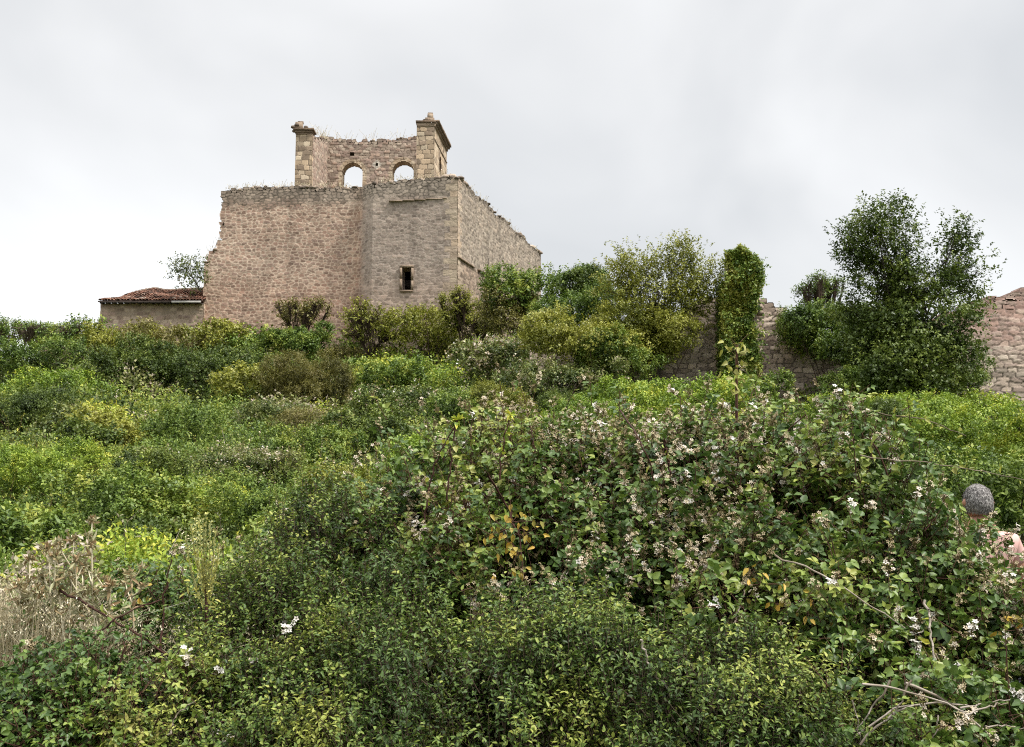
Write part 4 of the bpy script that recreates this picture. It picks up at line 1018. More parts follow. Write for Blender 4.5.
# ================================================================ near bushes
def near_bush(name, label, lobes, mat, Lf, asp, ns, k, cat='bramble', flowers=0, tmean=.5, shape='ovate', trif=False, ncane=14, cane_r=.006, group='bushes at the front of the thicket', twig=.0022, rmin=.45, upn=.75, canetint=.4, tipgain=.3, yellow=0, fsize=.012, up=.1, hole=None, shoots=150, gapsc=.26):
    lobes = [tuple(l) for l in lobes]
    c = np.array(lobes)[:, :3].mean(0); base = np.array([c[0], c[1], float(ground(c[0], c[1]))])
    root = empty(name, base, label, cat, group)
    P, D, r = lobe_points(lobes, int(ns*1.45), up=up, seed=int(abs(c[0])*100)+3, rmin=rmin, lump=.3, stray=.05)
    gap_ = fbm(P[:, 0]/gapsc, P[:, 1]/gapsc, P[:, 2]/gapsc, 44, 2); kg = (gap_ > (.475 if trif else .45)) | (rng.random(len(P)) < .06); P, D, r = P[kg], D[kg], r[kg]
    if hole is not None:
        kp = hole(P); P, D, r = P[kp], D[kp], r[kp]
    A = nrm(D*.6+UP*.45+rng.normal(size=P.shape)*.45)
    cl = fbm(P[:, 0]/.35, P[:, 1]/.35, P[:, 2]/.35, 5)
    ts = np.clip((cl-.5)*1.5+.45+(rng.random(len(P))-.5)*.5, 0, 1)
    g, gt = Geo(), Geo()
    if trif:    # bramble: three to five leaflets fanned from a stalk
        m_ = k; Pk = np.repeat(P, m_, 0); Ak = np.repeat(A, m_, 0); t = np.tile((np.arange(m_)+.4)/m_, len(P))
        L_ = Lf*2.6
        Q = Pk+Ak*(L_*t)[:, None]; S0 = nrm(np.cross(Ak, rdir(len(Q)))); D0 = nrm(Ak*.4+S0*.9); Q2 = Q+D0*Lf*.6
        add_tubes(gt, Q, Q2, .0012, .001, .7, 3)
        Nn = nrm(UP*upn+rng.normal(size=Q.shape)*.42+np.array([0, -.25, 0])); S1 = nrm(np.cross(D0, Nn))
        sc = rng.uniform(.6, 1.2, len(Q)); tt = np.repeat(ts, m_)*.6+rng.random(len(Q))*.3+(t-.5)*tipgain
        for a, s_ in ((0, 1.), (1.15, .82), (-1.15, .82)):
            Dd = nrm(D0*math.cos(a)+S1*math.sin(a)-UP*.12)
            add_leaves(g, Q2+Dd*.004, Dd, nrm(Nn+rng.normal(size=Q.shape)*.15), Lf*sc*s_, Lf*asp*sc*s_, np.clip(tt+rng.normal(scale=.05, size=len(Q)), 0, 1), shape)
        add_tubes(gt, P-A*L_*.3, P+A*L_, twig, twig*.5, .5, 4)
    else:
        A = nrm(A+UP*.35); sprigs(g, gt, P, A, k, Lf*k*.6, Lf, Lf*asp, shape, ts, twig=twig, upn=upn, tipgain=tipgain)
    foli = g.build('foliage', M[mat], root)
    g2 = Geo(); ends, dirs = [], []
    # canes from the ground up through the bush and arching out of it
    tg = P[(P[:, 2] > c[2]-.3)]
    if len(tg): stems(gt, base, tg[rng.choice(len(tg), min(len(tg), ncane))], cane_r*1.6, cane_r*.5, canetint, .3, 5, 10)
    if trif and len(tg):
        topz = np.array([l[2]+l[5]*.35 for l in lobes]).min(); cand = np.nonzero(P[:, 2] > topz)[0]
        nsh = min(len(cand), shoots)
        sh_ = rng.choice(cand, nsh, replace=False)
        for q in sh_:
            d_ = nrm(UP*.9+A[q]*.4+rng.normal(size=3)*.35); l_ = rng.uniform(.12, .34); e_ = P[q]+d_*l_
            cc = bez(P[q]-d_*.1, P[q]+UP*l_*.6, e_, 6); add_curve(gt, cc, cane_r*.5, .0015, canetint+rng.uniform(-.2, .2), 4)
            m_ = 9; t_ = rng.uniform(1, 6, m_); qq = np.stack([np.interp(t_, np.arange(7), cc[:, j]) for j in range(3)], 1)
            add_leaves(g2, qq, nrm(rdir(m_)+UP*.1), nrm(UP*.8+rng.normal(size=(m_, 3))*.4), rng.uniform(.4, .9, m_)*Lf, rng.uniform(.4, .9, m_)*Lf*.6, rng.random(m_)*.6+.35, shape)
            ends.append(e_); dirs.append(d_)
        g2.build('young_foliage', M[mat], root)
    gt.build('canes', M['cane' if trif else 'twig'], root)
    if flowers:
        topz = np.array([l[2] for l in lobes]).mean()
        w_ = (P[:, 2]-topz)*1.3+.5 - (D[:, 1])*.35; pr_ = np.clip(w_, .02, 1.6)**2*np.clip(fbm(P[:, 0]/.45, P[:, 1]/.45, P[:, 2]/.45, 66, 2)-.38, .004, 1)**2; pr_ /= pr_.sum()
        i_ = rng.choice(len(P), flowers, p=pr_, replace=False)
        gf, gs = Geo(), Geo(); flower_sprays(gf, gs, P[i_]+A[i_]*Lf*2.6, nrm(A[i_]+UP*.5), fsize, 9, tmean)
        if ends: flower_sprays(gf, gs, np.array(ends), np.array(dirs), fsize, 14, tmean)
        gf.build('blossom', M['petal'], root); gs.build('flower_stalks', M['cane'], root)
    return root, P, A
def nl(px, py, Y, rx, ry, rz):
    c = at(px, py, Y); return (c[0], c[1], c[2], rx, ry, rz)
def kp_person(P):
    return ~(((np.abs(P[:, 0]-PX) < .34) & (P[:, 1] > 5.85)) | ((P[:, 0] > 2.05) & (P[:, 2] > 1.43)))
PX, PYd = 2.79, 6.3
near_bush('bramble', 'big flowering bramble heap rising highest in the thicket, below the ivy-clad pillar',
          [nl(700, 552, 6.1, 1.0, 1.1, .78), nl(760, 560, 6.0, .9, 1.0, .76), nl(640, 574, 6.2, .85, 1.0, .82), nl(720, 640, 5.4, .95, .8, .6), nl(805, 578, 5.9, .7, .9, .74)], 'bramble', .043, .72, 11000, 3, flowers=1500, trif=True, ncane=40, tmean=.36)
near_bush('bramble', 'flowering bramble with grey-pink dried heads in front of the person',
          [nl(855, 565, 5.6, .62, .7, .68), nl(878, 612, 5.3, .5, .7, .58), nl(950, 690, 5.1, .5, .6, .50), nl(1015, 703, 5.0, .5, .6, .50), nl(900, 680, 4.9, .8, .6, .5), nl(1050, 680, 4.8, .5, .5, .45)], 'bramble', .042, .75, 8800, 3, flowers=760, trif=True, ncane=30, shoots=100, hole=kp_person, tmean=.4)
near_bush('bramble', 'bramble with many dried brown flower heads and a tuft of yellow leaves',
          [nl(500, 545, 6.3, .75, .9, .66), nl(560, 540, 6.3, .75, .9, .72), nl(460, 590, 6.0, .7, .8, .6), nl(540, 610, 5.6, .75, .7, .55)], 'bramble', .042, .72, 7400, 3, flowers=1500, trif=True, ncane=30, tmean=.32)
near_bush('bramble', 'lower bramble sloping down between the brown-headed bramble and the seed stalk',
          [nl(400, 585, 6.4, .62, .8, .54), nl(340, 610, 6.3, .6, .8, .5), nl(280, 640, 6.1, .6, .7, .5), nl(380, 650, 5.6, .7, .6, .42)], 'bramble', .042, .7, 5200, 3, flowers=220, trif=True, ncane=20, tmean=.4, shoots=40)
near_bush('bramble', 'sparse bramble with dark arching canes over the dry grass',
          [nl(90, 640, 5.6, .5, .5, .36), nl(160, 640, 5.8, .5, .6, .36), nl(230, 640, 5.9, .45, .6, .36)], 'bramble', .036, .66, 2600, 3, flowers=50, trif=True, ncane=26, tmean=.5, rmin=.3, shoots=14)
near_bush('bramble', 'dark low bramble with white flowers at the bottom corner under the dry grass',
          [nl(20, 730, 4.5, .42, .45, .22), nl(95, 722, 4.5, .45, .45, .24), nl(160, 722, 4.6, .42, .45, .26)], 'bramble', .03, .66, 4600, 3, flowers=22, trif=True, ncane=14, tmean=.72, shoots=4)
near_bush('small_leaved_shrub', 'dense small-leaved shrub filling the bottom below the brown-headed bramble',
          [nl(430, 735, 4.5, .42, .45, .42), nl(500, 742, 4.4, .34, .4, .5), nl(560, 722, 4.5, .44, .45, .44), nl(620, 735, 4.4, .48, .45, .46), nl(500, 790, 4.2, .7, .4, .45)], 'small', .025, .5, 6800, 9, cat='shrub', ncane=40, cane_r=.004, twig=.0015, up=.25, tipgain=.6)
near_bush('small_leaved_shrub', 'small-leaved shrub at the bottom with pale twigs below the big flowering heap',
          [nl(700, 742, 4.4, .45, .42, .44), nl(770, 756, 4.3, .42, .42, .40), nl(660, 790, 4.1, .5, .4, .45), nl(830, 790, 4.2, .4, .4, .32)], 'small', .025, .48, 4800, 9, cat='shrub', ncane=36, cane_r=.004, twig=.0015, up=.25, tipgain=.6)
near_bush('small_leaved_shrub', 'small-leaved shrub with fine leaves to the side of the dry grass, below the seed stalk',
          [nl(230, 716, 4.9, .46, .45, .34), nl(310, 716, 4.9, .5, .45, .38), nl(380, 722, 4.7, .46, .45, .42), nl(300, 790, 4.4, .8, .4, .4)], 'small', .024, .55, 6200, 9, cat='shrub', ncane=36, cane_r=.004, twig=.0015, up=.25, tipgain=.6)
near_bush('small_leaved_shrub', 'taller small-leaved shrub with olive leaves between the seed stalk and the lower bramble',
          [nl(275, 622, 5.6, .38, .42, .38), nl(330, 590, 5.6, .42, .5, .46), nl(400, 640, 5.2, .42, .45, .36), nl(290, 660, 5.2, .6, .45, .4)], 'small', .026, .5, 5200, 8, cat='shrub', ncane=30, cane_r=.004, twig=.0015, up=.25, tipgain=.5)
near_bush('bramble', 'shaded bramble at the bottom corner under the bundle of bare dead stems',
          [nl(880, 790, 4.3, .55, .45, .38), nl(980, 800, 4.2, .5, .45, .36), nl(960, 740, 4.7, .6, .45, .35)], 'bramble', .042, .75, 2600, 3, flowers=30, trif=True, ncane=14, tmean=.4, shoots=40)

# yellow leaf tufts
def tuft(label, spots, n, Lf=.045):
    root = empty('yellowing_spray', spots[0], label, 'yellow leaves', 'yellowing sprays in the brambles'); g, gt = Geo(), Geo()
    for s_ in spots:
        s_ = np.array(s_); P = s_+rng.normal(scale=(.06, .03, .06), size=(n, 3)); D = nrm(rdir(n)*.8-UP*.5)
        add_leaves(g, P, D, nrm(rdir(n)*.5+np.array([0, -.8, .4])), rng.uniform(.6, 1.1, n)*Lf, rng.uniform(.6, 1.1, n)*Lf*.55, rng.random(n), 'ovate')
        add_curve(gt, bez(s_+[.03, .5, -.5], s_+[0, .2, -.1], s_, 6), .004, .002, .5)
        add_tubes(gt, np.repeat(s_[None], n, 0), P, .0015, .001, .5, 3)
    g.build('foliage', M['yellow'], root); gt.build('stem', M['cane'], root)
tuft('bright yellow leaf tuft in the bramble with brown flower heads', [at(512, 522, 5.05), at(524, 535, 5.0), at(518, 550, 4.95), at(505, 530, 5.0)], 12)
tuft('yellow leaves low in the big flowering bramble heap', [at(790, 606, 4.6), at(808, 614, 4.6), at(760, 584, 4.7)], 8)
tuft('few orange-yellow leaves at the frame edge in front of the person', [at(1018, 630, 4.5), at(1010, 618, 4.5)], 6)
tuft('faint yellow leaves over the dry grass', [at(110, 600, 5.2), at(150, 590, 5.2)], 4)

# ---------------------------------------------------------------- long canes and dead stems
def cane_thing(label, pts, r0, r1, tint, leaves=0, name='bramble_cane', cat='cane', grp='long canes arching out of the thicket', lm='mid', tiptuft=False, fl=0):
    pts = [np.asarray(p, float) for p in pts]
    root = empty(name, pts[0], label, cat, grp); g = Geo()
    m_ = 14; P = np.array(pts); u = np.linspace(0, len(P)-1, m_+1)
    c = np.stack([np.interp(u, np.arange(len(P)), P[:, q]) for q in range(3)], 1)
    for _ in range(2): c[1:-1] = (c[:-2]+c[1:-1]*2+c[2:])/4
    c[1:-1] += rng.normal(scale=.004, size=(m_-1, 3))
    add_curve(g, c, r0, r1, tint, 6); g.build('stem', M['cane' if tint < .6 else 'twig'], root)
    gl = Geo()
    if leaves:
        t = rng.random(leaves)*.8+.2; q = np.stack([np.interp(t*m_, np.arange(m_+1), c[:, j]) for j in range(3)], 1)
        D = nrm(rdir(leaves)+UP*.1); add_leaves(gl, q+D*.01, D, nrm(UP*.6+rdir(leaves)*.6+[0, -.4, 0]), rng.uniform(.5, 1, leaves)*.045, rng.uniform(.5, 1, leaves)*.028, rng.random(leaves), 'ovate')
        if tiptuft:
            q = np.repeat(c[-1:], 14, 0); D = nrm(rdir(14)+UP*.5); add_leaves(gl, q, D, nrm(rdir(14)+UP), .04, .014, rng.random(14)*.5+.5, 'ovate')
        gl.build('foliage', M[lm], root)
    if fl:
        gf, gs = Geo(), Geo(); t = rng.random(fl)*.6+.4; q = np.stack([np.interp(t*m_, np.arange(m_+1), c[:, j]) for j in range(3)], 1)
        flower_sprays(gf, gs, q, nrm(rdir(fl)+UP), .012, 7, .6); gf.build('blossom', M['petal'], root); gs.build('flower_stalks', M['cane'], root)
    return root
Yc = 5.35
cane_thing('dark cane leaning above the lime green mound, with a pale leafy tip', [at(425, 520, Yc), at(428, 490, Yc), at(438, 458, Yc), at(458, 420, Yc)], .005, .003, .25, 10, tiptuft=True, lm='bright')
cane_thing('short straight dark cane just right of the leaning pale-tipped one', [at(447, 500, Yc), at(450, 468, Yc), at(453, 440, Yc), at(457, 420, Yc)], .005, .004, .2, 4)
cane_thing('thin cane with pale tip rising between the two dark canes and the brown heads', [at(500, 480, Yc), at(502, 455, Yc), at(506, 430, Yc), at(510, 415, Yc)], .005, .003, .3, 12, lm='bright', tiptuft=True)
cane_thing('dark cane arching down over the flowering brambles in the middle', [at(620, 410, 5.6), at(640, 440, 4.95), at(652, 470, 5.0), at(658, 495, 5.0)], .005, .003, .2, 6)
cane_thing('dark cane curving from the big heap under its tall stalk', [at(664, 440, 4.95), at(668, 455, 5.0), at(670, 475, 5.0)], .006, .004, .2, 5)
cane_thing('dark cane crossing behind the yellow leaf tuft', [at(488, 476, 5.0), at(505, 500, 5.2), at(520, 540, 5.1), at(524, 580, 5.0)], .006, .004, .25, 6)
cane_thing('pale dead stem hanging straight in the dark gap under the yellow tuft', [at(526, 585, 5.0), at(522, 605, 4.95), at(518, 628, 4.9)], .005, .004, .97)
cane_thing('long thin greyish cane running along the crest of the big bramble', [at(820, 405, 5.6), at(870, 412, 5.6), at(930, 420, 5.6), at(966, 436, 5.6)], .004, .002, .7, 16, lm='olive')
cane_thing('fine long cane drooping above the person', [at(860, 455, 4.95), at(920, 462, 4.95), at(980, 470, 5.6), at(1024, 480, 5.6)], .003, .0018, .75, 14, lm='olive')
cane_thing('long bare pale branch slanting through the big flowering bramble', [at(775, 555, 4.75), at(820, 572, 4.6), at(858, 598, 4.5), at(905, 628, 4.4)], .0045, .0025, .9)
cane_thing('curved dark cane rising over the dry grass', [at(70, 680, 4.9), at(92, 640, 4.8), at(118, 615, 4.8), at(160, 600, 4.9)], .005, .003, .25, 5)
cane_thing('dark knotted cane crossing the sparse bramble', [at(60, 590, 5.0), at(100, 612, 4.9), at(140, 636, 4.8), at(190, 672, 4.8)], .006, .004, .2, 18)
cane_thing('upright dark cane topped by a forked grey twig', [at(158, 700, 4.9), at(160, 655, 4.9), at(163, 600, 5.0), at(172, 560, 5.0)], .007, .003, .3, 14)
cane_thing('short dark cane below the seed stalk', [at(196, 690, 5.0), at(190, 660, 5.0), at(178, 630, 5.0)], .005, .003, .3, 6)
cane_thing('thin arching pale stem at the bottom corner of the dry grass', [at(8, 730, 4.3), at(12, 700, 4.3), at(28, 680, 4.3), at(60, 676, 4.35)], .004, .002, .95)
cane_thing('pale stem crossing the small-leaved shrub at the bottom', [at(640, 640, 4.0), at(650, 665, 4.0), at(668, 690, 4.0)], .004, .003, .9)
cane_thing('pale diagonal stem in the small-leaved shrub beside the dry grass', [at(168, 735, 4.3), at(176, 715, 4.3), at(196, 700, 4.3)], .004, .002, .85)
cane_thing('yellow-green young shoot hanging over the shaded bramble', [at(925, 600, 4.4), at(930, 622, 4.35), at(934, 658, 4.3)], .005, .004, .98, 8, lm='bright')
cane_thing('upright bare stem from the front of the big bramble heap', [at(722, 640, 4.7), at(738, 615, 4.7), at(744, 590, 4.75)], .006, .003, .85)
# bundle of dead stems
db = empty('dead_stem_bundle', at(940, 700, 4.0), 'bundle of bare grey dead stems fanned out at the bottom corner', 'dead stems')
for pts, r in (([(905, 683), (930, 692), (960, 712), (985, 730), (1010, 750)], .0065), ([(852, 738), (880, 718), (905, 704), (950, 702), (975, 708)], .0045), ([(860, 745), (888, 715), (920, 702), (960, 705)], .005),
               ([(862, 684), (900, 690), (935, 698), (965, 712)], .005), ([(890, 747), (908, 720), (925, 708)], .004), ([(960, 708), (985, 704), (1010, 700)], .004), ([(965, 715), (990, 706), (1008, 703)], .004),
               ([(890, 680), (868, 715), (845, 745)], .004), ([(912, 680), (895, 715), (884, 722)], .004), ([(985, 726), (1005, 726), (1024, 728)], .0035), ([(852, 700), (858, 722), (860, 745)], .003), ([(938, 715), (936, 735), (930, 748)], .003), ([(1000, 738), (1012, 744), (1020, 752)], .004)):
    g = Geo(); Yq = 4.0+rng.uniform(-.06, .06); P = np.array([at(a, b_, Yq+i_*.01) for i_, (a, b_) in enumerate(pts)])
    u = np.linspace(0, len(P)-1, 11); c = np.stack([np.interp(u, np.arange(len(P)), P[:, q]) for q in range(3)], 1)
    c[1:-1] = (c[:-2]+c[1:-1]*2+c[2:])/4; c[1:-1] += rng.normal(scale=.003, size=(9, 3)); add_curve(g, c, r, r*.5, rng.uniform(.85, 1), 6)
    g.build('stem', M['twig'], db)
# tall reddish stalk with pale leafy head
st = empty('tall_stalk', at(737, 470, 5.9), 'tall reddish stalk with pale fading leaves standing before the ivy-clad pillar', 'stalk'); g, gl = Geo(), Geo()
add_curve(g, bez(at(738, 480, 5.9), at(736, 430, 5.9), at(737, 345, 5.9), 12), .012, .007, .5)
for _ in range(9):
    y0 = rng.uniform(350, 392); add_curve(g, bez(at(737, y0, 5.9), at(737+rng.uniform(-8, 8), y0-6, 5.9), at(737+rng.uniform(-14, 12), y0-rng.uniform(4, 22), 5.9+rng.uniform(-.1, .1)), 4), .003, .0015, .6)
n = 60; P = np.array([at(737+rng.normal()*8, rng.uniform(340, 400), 5.9+rng.normal()*.05) for _ in range(n)])
add_leaves(gl, P, nrm(rdir(n)*.8-UP*.5), nrm(rdir(n)+[0, -.8, .3]), rng.uniform(.02, .055, n), rng.uniform(.012, .03, n), rng.uniform(.5, 1, n), 'ovate')
g.build('stem', M['cane'], st); gl.build('foliage', M['olive'], st)
# pale green dock-like seed stalk with upright spikes
sk = empty('seed_stalk', at(205, 615, 4.95), 'pale green seed stalk of many upright spikes over the dry grass', 'plant'); g, gl = Geo(), Geo()
add_curve(g, bez(at(206, 640, 4.95), at(207, 610, 4.95), at(205, 580, 4.95), 8), .010, .006, .2)
for i_, x1 in enumerate((186, 191, 195.5, 199, 203, 206, 210.5, 215, 219)):
    top = (538, 524, 518, 512, 520, 514, 522, 530, 545)[i_]
    yb = rng.uniform(580, 610); p = bez(at(206, yb, 4.95), at((x1*2+206)/3, yb-14, 4.95), at(x1, top, 4.95+rng.uniform(-.07, .07)), 12)
    add_curve(g, p, .003, .0015, .95)
    m_ = 150; t = rng.uniform(.12, 1, m_)*12; q = np.stack([np.interp(t, np.arange(13), p[:, j]) for j in range(3)], 1)
    D = nrm(rdir(m_)+UP*1.1); add_leaves(gl, q, D, rdir(m_), rng.uniform(.010, .019, m_), .009, rng.uniform(.45, 1, m_), 'far')
n = 26; P = np.array([at(205+rng.normal()*9, rng.uniform(575, 625), 4.95+rng.normal()*.05) for _ in range(n)])
add_leaves(gl, P, nrm(rdir(n)+UP*.3), nrm(rdir(n)+UP), rng.uniform(.03, .05, n), rng.uniform(.010, .014, n), rng.uniform(.2, .6, n), 'ovate')
g.build('stem', M['cane'], sk)
M['seed'] = leafmat('seed_green', [(0, (.22, .25, .09)), (.5, (.38, .42, .17)), (1, (.52, .54, .28))], nmix=.1); gl.build('seeds', M['seed'], sk)
# withered teasel-like plants
wt = empty('withered_thistle', at(80, 620, 5.0), 'withered orange-brown thistles standing above the dry grass', 'thistle'); 
g, gl = Geo(), Geo()
for (x, y) in ((55, 556), (74, 540), (76, 560), (92, 545), (60, 575), (92, 520), (48, 548), (82, 572), (30, 560), (38, 590), (110, 585), (20, 585), (130, 575)):
    p = bez(at(x+rng.uniform(-12, 12), 640, 5.0), at(x+rng.uniform(-5, 5), 600, 5.0), at(x, y, 5.0+rng.uniform(-.15, .15)), 8); add_curve(g, p, .004, .003, .85)
    for _ in range(3):
        q = p[rng.integers(3, 8)]; e = q+np.array([rng.uniform(-.09, .09), rng.uniform(-.04, .04), rng.uniform(.04, .12)]); add_curve(g, bez(q, (q+e)/2+[0, 0, -.01], e, 4), .004, .003, .85)
        n = 26; add_leaves(gl, e+rng.normal(scale=.006, size=(n, 3)), nrm(rdir(n)+UP*.6), rdir(n), .026, .010, rng.uniform(.2, 1, n), 'far')
    n = 34; add_leaves(gl, p[-1]+rng.normal(scale=.008, size=(n, 3)), nrm(rdir(n)+UP*.6), rdir(n), .032, .012, rng.uniform(.1, .8, n), 'far')
    n = 16; t = rng.uniform(2, 8, n); q = np.stack([np.interp(t, np.arange(9), p[:, j]) for j in range(3)], 1)
    add_leaves(gl, q, nrm(rdir(n)), rdir(n), .06, .016, rng.uniform(.2, .9, n), 'ovate')
g.build('stem', M['straw'], wt)
M['thistle'] = leafmat('thistle_head', [(0, (.26, .15, .07)), (.35, (.34, .25, .13)), (.7, (.32, .32, .16)), (1, (.46, .43, .28))], nmix=.15); gl.build('seed_heads', M['thistle'], wt)
# dry grass
g = Geo(); n = 2500
pxg = np.where(rng.random(n) < .72, rng.normal(42, 50, n), rng.normal(215, 60, n)); Yg = rng.uniform(4.9, 6.0, n)
X0 = (pxg-512)/F*Yg; top = np.interp(pxg, [-150, 20, 60, 120, 160, 230, 300], [612, 604, 616, 645, 660, 640, 660])+rng.normal(scale=14, size=n)
zt = EYE+(HOR-top)/F*Yg; z0 = ground(X0, Yg); 
lean = rng.normal(scale=.16, size=n)+.05; ln2 = rng.normal(scale=.12, size=n); prev = np.stack([X0, Yg, z0], 1); tn = rng.random(n)
for q in range(1, 5):
    f_ = q/4; cur = np.stack([X0+lean*f_**2*1.3, Yg+ln2*f_**2, z0+(zt-z0)*np.sin(f_*math.pi/2*rng.uniform(.95, 1.0, n))], 1)
    add_tubes(g, prev, cur, .0028*(1.25-f_), .0028*(1.0-f_*.7), tn, 3); prev = cur
m_ = 6; Q = np.repeat(prev, m_, 0)+rng.normal(scale=.02, size=(n*m_, 3)); add_leaves(g, Q, nrm(rdir(n*m_)*.5+UP*.6), rdir(n*m_), .016, .005, np.clip(np.repeat(tn, m_)+.1, 0, 1), 'far')
tag(g.build('dry_grass', M['straw']), 'patch of dry straw-coloured grass at the bottom corner among the brambles', 'grass', kind='stuff')
# leaf litter and small herbs under the thicket so that no bare ground shows
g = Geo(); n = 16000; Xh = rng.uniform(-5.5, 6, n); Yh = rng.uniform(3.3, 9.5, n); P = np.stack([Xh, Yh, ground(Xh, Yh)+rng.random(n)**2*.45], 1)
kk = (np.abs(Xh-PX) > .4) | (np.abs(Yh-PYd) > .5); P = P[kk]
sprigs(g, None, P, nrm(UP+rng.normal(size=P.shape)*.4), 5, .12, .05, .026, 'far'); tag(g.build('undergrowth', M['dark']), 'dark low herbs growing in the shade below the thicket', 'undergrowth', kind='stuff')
# grass and dry weeds on the wall heads
g = Geo()
def weeds(a, b_, n, hmin, hmax):
    a, b_ = np.array(a), np.array(b_); f_ = rng.random(n)[:, None]; P = a+(b_-a)*f_+rng.normal(scale=(.05, .25, .02), size=(n, 3))
    hgt = rng.uniform(hmin, hmax, n)*rng.random(n)
    T = P+np.stack([rng.normal(scale=.15, size=n)*hgt/.4, rng.normal(scale=.1, size=n), hgt], 1); M_ = (P+T)/2+rng.normal(scale=.03, size=P.shape)
    add_tubes(g, P, M_, .011, .009, rng.random(n), 3); add_tubes(g, M_, T, .009, .006, rng.random(n), 3)
    add_leaves(g, T, rdir(n), rdir(n), .07, .05, rng.random(n), 'far')
weeds(at(224, 189, 66.8), at(300, 185, 66.8), 130, .1, .38)
weeds(at(300, 185, 66.8), at(357, 188, 66.8), 120, .1, .35)
weeds(at(380, 181, 65.8), at(452, 176, 65.5), 120, .1, .4)
weeds(at(460, 180, 65.8), at(538, 252, 84), 170, .1, .55)
weeds(at(330, 140, 75), at(415, 138, 75), 60, .2, 1.0)
weeds(at(314, 132, 71), at(328, 140, 74.5), 60, .3, 1.1)
weeds(at(203, 262, 66.8), at(221, 240, 66.8), 60, .2, .6)
tag(g.build('wall_top_weeds', M['straw']), 'dry grass and weeds sprouting along the tops of the church walls', 'weeds', kind='stuff')

# ================================================================ person behind the brambles
pe = None
def skin_obj(name, verts, edges, radii, mat, parent=None, sub=2, root_i=0):
    me = bpy.data.meshes.new(name); me.from_pydata([tuple(map(float, v)) for v in verts], edges, [])
    me.materials.append(mat); o = bpy.data.objects.new(name, me); COL.objects.link(o)
    m_ = o.modifiers.new('skin', 'SKIN'); m_.use_smooth_shade = True
    sv = me.skin_vertices[0].data if me.skin_vertices else None
    if sv is None:
        bpy.context.view_layer.objects.active = o; bpy.context.view_layer.update(); sv = me.skin_vertices[0].data
    for i_, r in enumerate(radii):
        sv[i_].radius = (r, r) if not isinstance(r, tuple) else r
    sv[root_i].use_root = True
    s_ = o.modifiers.new('sub', 'SUBSURF'); s_.levels = sub; s_.render_levels = sub
    dg = bpy.context.evaluated_depsgraph_get(); ev = o.evaluated_get(dg); me2 = bpy.data.meshes.new_from_object(ev)
    o.modifiers.clear(); o.data = me2; me2.polygons.foreach_set('use_smooth', np.ones(len(me2.polygons), bool))
    if not me2.materials: me2.materials.append(mat)
    if parent: o.parent = parent
    return o
def plain(name, c, rough=.7, nscale=30, amt=.12):
    return rampmat(name, [(0, tuple(v*(1-amt) for v in c)), (1, tuple(min(1, v*(1+amt)) for v in c))], rough=rough, nscale=nscale, nmix=.4, bump=.15, bdist=.003)
skinm = plain('skin', (.52, .27, .19), .55); hairm = rampmat('grey_hair', [(0, (.14, .13, .125)), (.5, (.27, .25, .24)), (1, (.42, .40, .38))], rough=.6, nscale=70, nmix=.6, bump=1, bdist=.01)
shirtm = plain('pink_cotton', (.66, .40, .36)); trm = plain('dark_trousers', (.05, .055, .07))
gz = float(ground(PX, PYd)); O = np.array([PX, PYd, gz])
# standing, seen from behind, arms hanging slightly bent
V = [(0, 0, .94), (0, 0, 1.06), (0, .01, 1.20), (0, .015, 1.33), (0, .0, 1.41), (0, .01, 1.535),          # pelvis..neck 0-5
     (-.165, 0, 1.345), (-.25, .03, 1.11), (-.22, .14, .90), (-.21, .17, .84),                            # left arm 6-9
     (.165, 0, 1.345), (.25, .03, 1.11), (.22, .14, .90), (.21, .17, .84),                                 # right arm 10-13
     (-.10, 0, .86), (-.11, .02, .48), (-.11, -.02, .09), (-.115, .12, .04),
     (.10, 0, .86), (.11, .02, .48), (.11, -.02, .09), (.115, .12, .04)]
V = [np.array(v)+O for v in V]
E = [(0, 1), (1, 2), (2, 3), (3, 4), (4, 5), (3, 6), (6, 7), (7, 8), (8, 9), (3, 10), (10, 11), (11, 12), (12, 13), (0, 14), (14, 15), (15, 16), (16, 17), (0, 18), (18, 19), (19, 20), (20, 21)]
Rr = [(.145, .105), (.13, .095), (.14, .10), (.115, .085), (.085, .07), .064, .058, .044, .034, .03, .062, .044, .034, .03, .09, .06, .042, .035, .09, .06, .042, .035]
def fingers(side):
    w = np.array([side*.21, .17, .84]); vs, es, rs = [w], [], [.022]
    for q, (dx, l) in enumerate(((-.026, .07), (-.009, .08), (.009, .076), (.025, .06))):
        b0 = len(vs); k0 = w+np.array([dx*.9, .03, -.075]); k1 = k0+np.array([0, .008, -l*.5]); k2 = k1+np.array([0, -.012, -l*.45])
        vs += [k0, k1, k2]; es += [(0, b0), (b0, b0+1), (b0+1, b0+2)]; rs += [.011, .0085, .007]
    b0 = len(vs); th = w+np.array([-side*.03, .02, -.035]); vs += [th, th+np.array([-side*.014, .012, -.035]), th+np.array([-side*.006, .012, -.06])]
    es += [(0, b0), (b0, b0+1), (b0+1, b0+2)]; rs += [.012, .01, .008]
    return vs, es, rs
for side, wi in ((-1, 9), (1, 13)):
    vs, es, rs = fingers(side); off = len(V)
    V += [v+O for v in vs[1:]]; Rr += rs[1:]
    E += [((wi if a == 0 else a-1+off), b_-1+off) for a, b_ in es]
body = skin_obj('person', V, E, Rr, skinm)
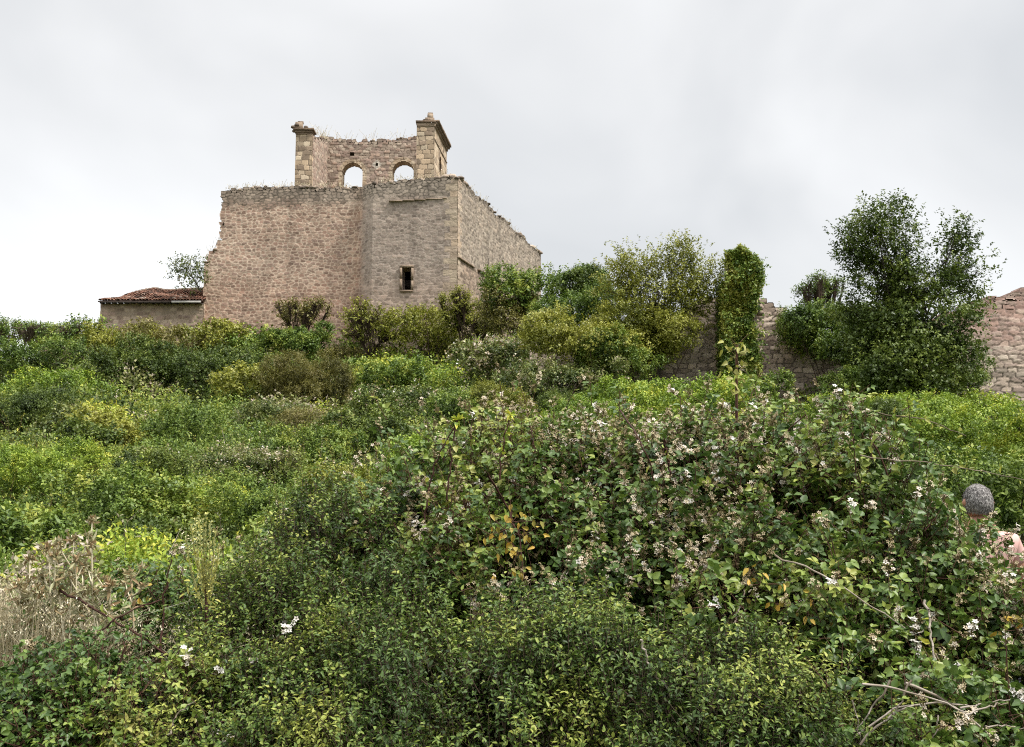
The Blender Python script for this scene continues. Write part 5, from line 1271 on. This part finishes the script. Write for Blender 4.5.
# head joined onto the neck as one mesh with the body
import bmesh
hc = O+np.array([-.01, .015, 1.585])
bm = bmesh.new(); bm.from_mesh(body.data)
newv = bmesh.ops.create_icosphere(bm, subdivisions=4, radius=1.0)['verts']
for v in newv:
    x, y, z = v.co; y_ = y
    X_, Y2, Z_ = x*.074, y*.093, z*.108
    if z < 0: X_ *= 1-.22*(-z); Y2 *= 1-.08*(-z); Y2 += .018*(-z)
    f = math.exp(-((x/.16)**2))*math.exp(-(((z+.12)/.2)**2))*(y > 0); Y2 += .026*f            # nose
    f = (math.exp(-(((abs(x)-.4)/.16)**2))*math.exp(-(((z-.08)/.12)**2)))*(y > 0); Y2 -= .010*f  # eye sockets
    f = math.exp(-((x/.3)**2))*math.exp(-(((z+.48)/.06)**2))*(y > 0); Y2 -= .005*f              # mouth
    f = math.exp(-(((z+.02)/.25)**2))*math.exp(-(((y+.08)/.2)**2))*(abs(x) > .8); X_ += math.copysign(.024*f, x)  # ears
    v.co = Vector((X_, Y2, Z_))+Vector(hc)
bm.to_mesh(body.data); bm.free()
body.data.polygons.foreach_set('use_smooth', np.ones(len(body.data.polygons), bool))
tag(body, 'grey-haired person in pink top seen from behind above the brambles', 'person')
# hair: cap of short strands
g = Geo(); n = 9000; d = rdir(n); d[:, 2] = d[:, 2]*1.0
ok = (d[:, 2] > np.where(d[:, 1] > .15, .35+d[:, 1]*.35, -.45)); d = d[ok]; n = len(d)
P = hc+d*[.083, .100, .114]; D = nrm(d*.02-UP*.6+rng.normal(size=d.shape)*.22); D = nrm(D-d*np.maximum(0, (D*d).sum(1))[:, None]*.9)
add_leaves(g, P, D, d, rng.uniform(.02, .034, n), .005, np.clip(.5+.6*(fbm(d[:, 0]*3, d[:, 1]*3, d[:, 2]*3, 2)-.5)*2+rng.normal(scale=.07, size=n), 0, 1), 'far', .02)
capd = rdir(1)
uu, vv = np.meshgrid(np.linspace(0, 2*math.pi, 33), np.linspace(0, 1, 14)); 
tz = np.where(np.sin(uu) > .15, .5, -.42); zc_ = 1-(1-tz)*vv; rr = np.sqrt(np.maximum(0, 1-zc_**2))
cv = np.stack([np.cos(uu)*rr*.079, np.sin(uu)*rr*.097, zc_*.112], -1).reshape(-1, 3)+hc
i_, j_ = np.meshgrid(np.arange(32), np.arange(13)); b = (j_*33+i_).ravel(); g.add(cv, [np.stack([b, b+1, b+34, b+33], 1)], .35)
g.build('hair', hairm, body)
Vs = [V[0]-[0, 0, .10]]+[V[i_] for i_ in (1, 2, 3)]+[V[6], V[6]*.45+V[7]*.55, V[10], V[10]*.45+V[11]*.55, V[4]+[0, 0, .005]]
skin_obj('shirt', Vs, [(0, 1), (1, 2), (2, 3), (3, 4), (4, 5), (3, 6), (6, 7), (3, 8)], [(.172, .132), (.15, .108), (.155, .112), (.13, .10), .074, .064, .074, .064, (.098, .082)], shirtm, body)
Vs = [V[0]+[0, 0, .09], V[0]-[0, 0, .075]]+[V[i_] for i_ in (14, 15, 16, 18, 19, 20)]
skin_obj('trousers', Vs, [(0, 1), (1, 2), (2, 3), (3, 4), (1, 5), (5, 6), (6, 7)], [(.14, .112), (.14, .12), .098, .076, .062, .098, .076, .062], trm, body)
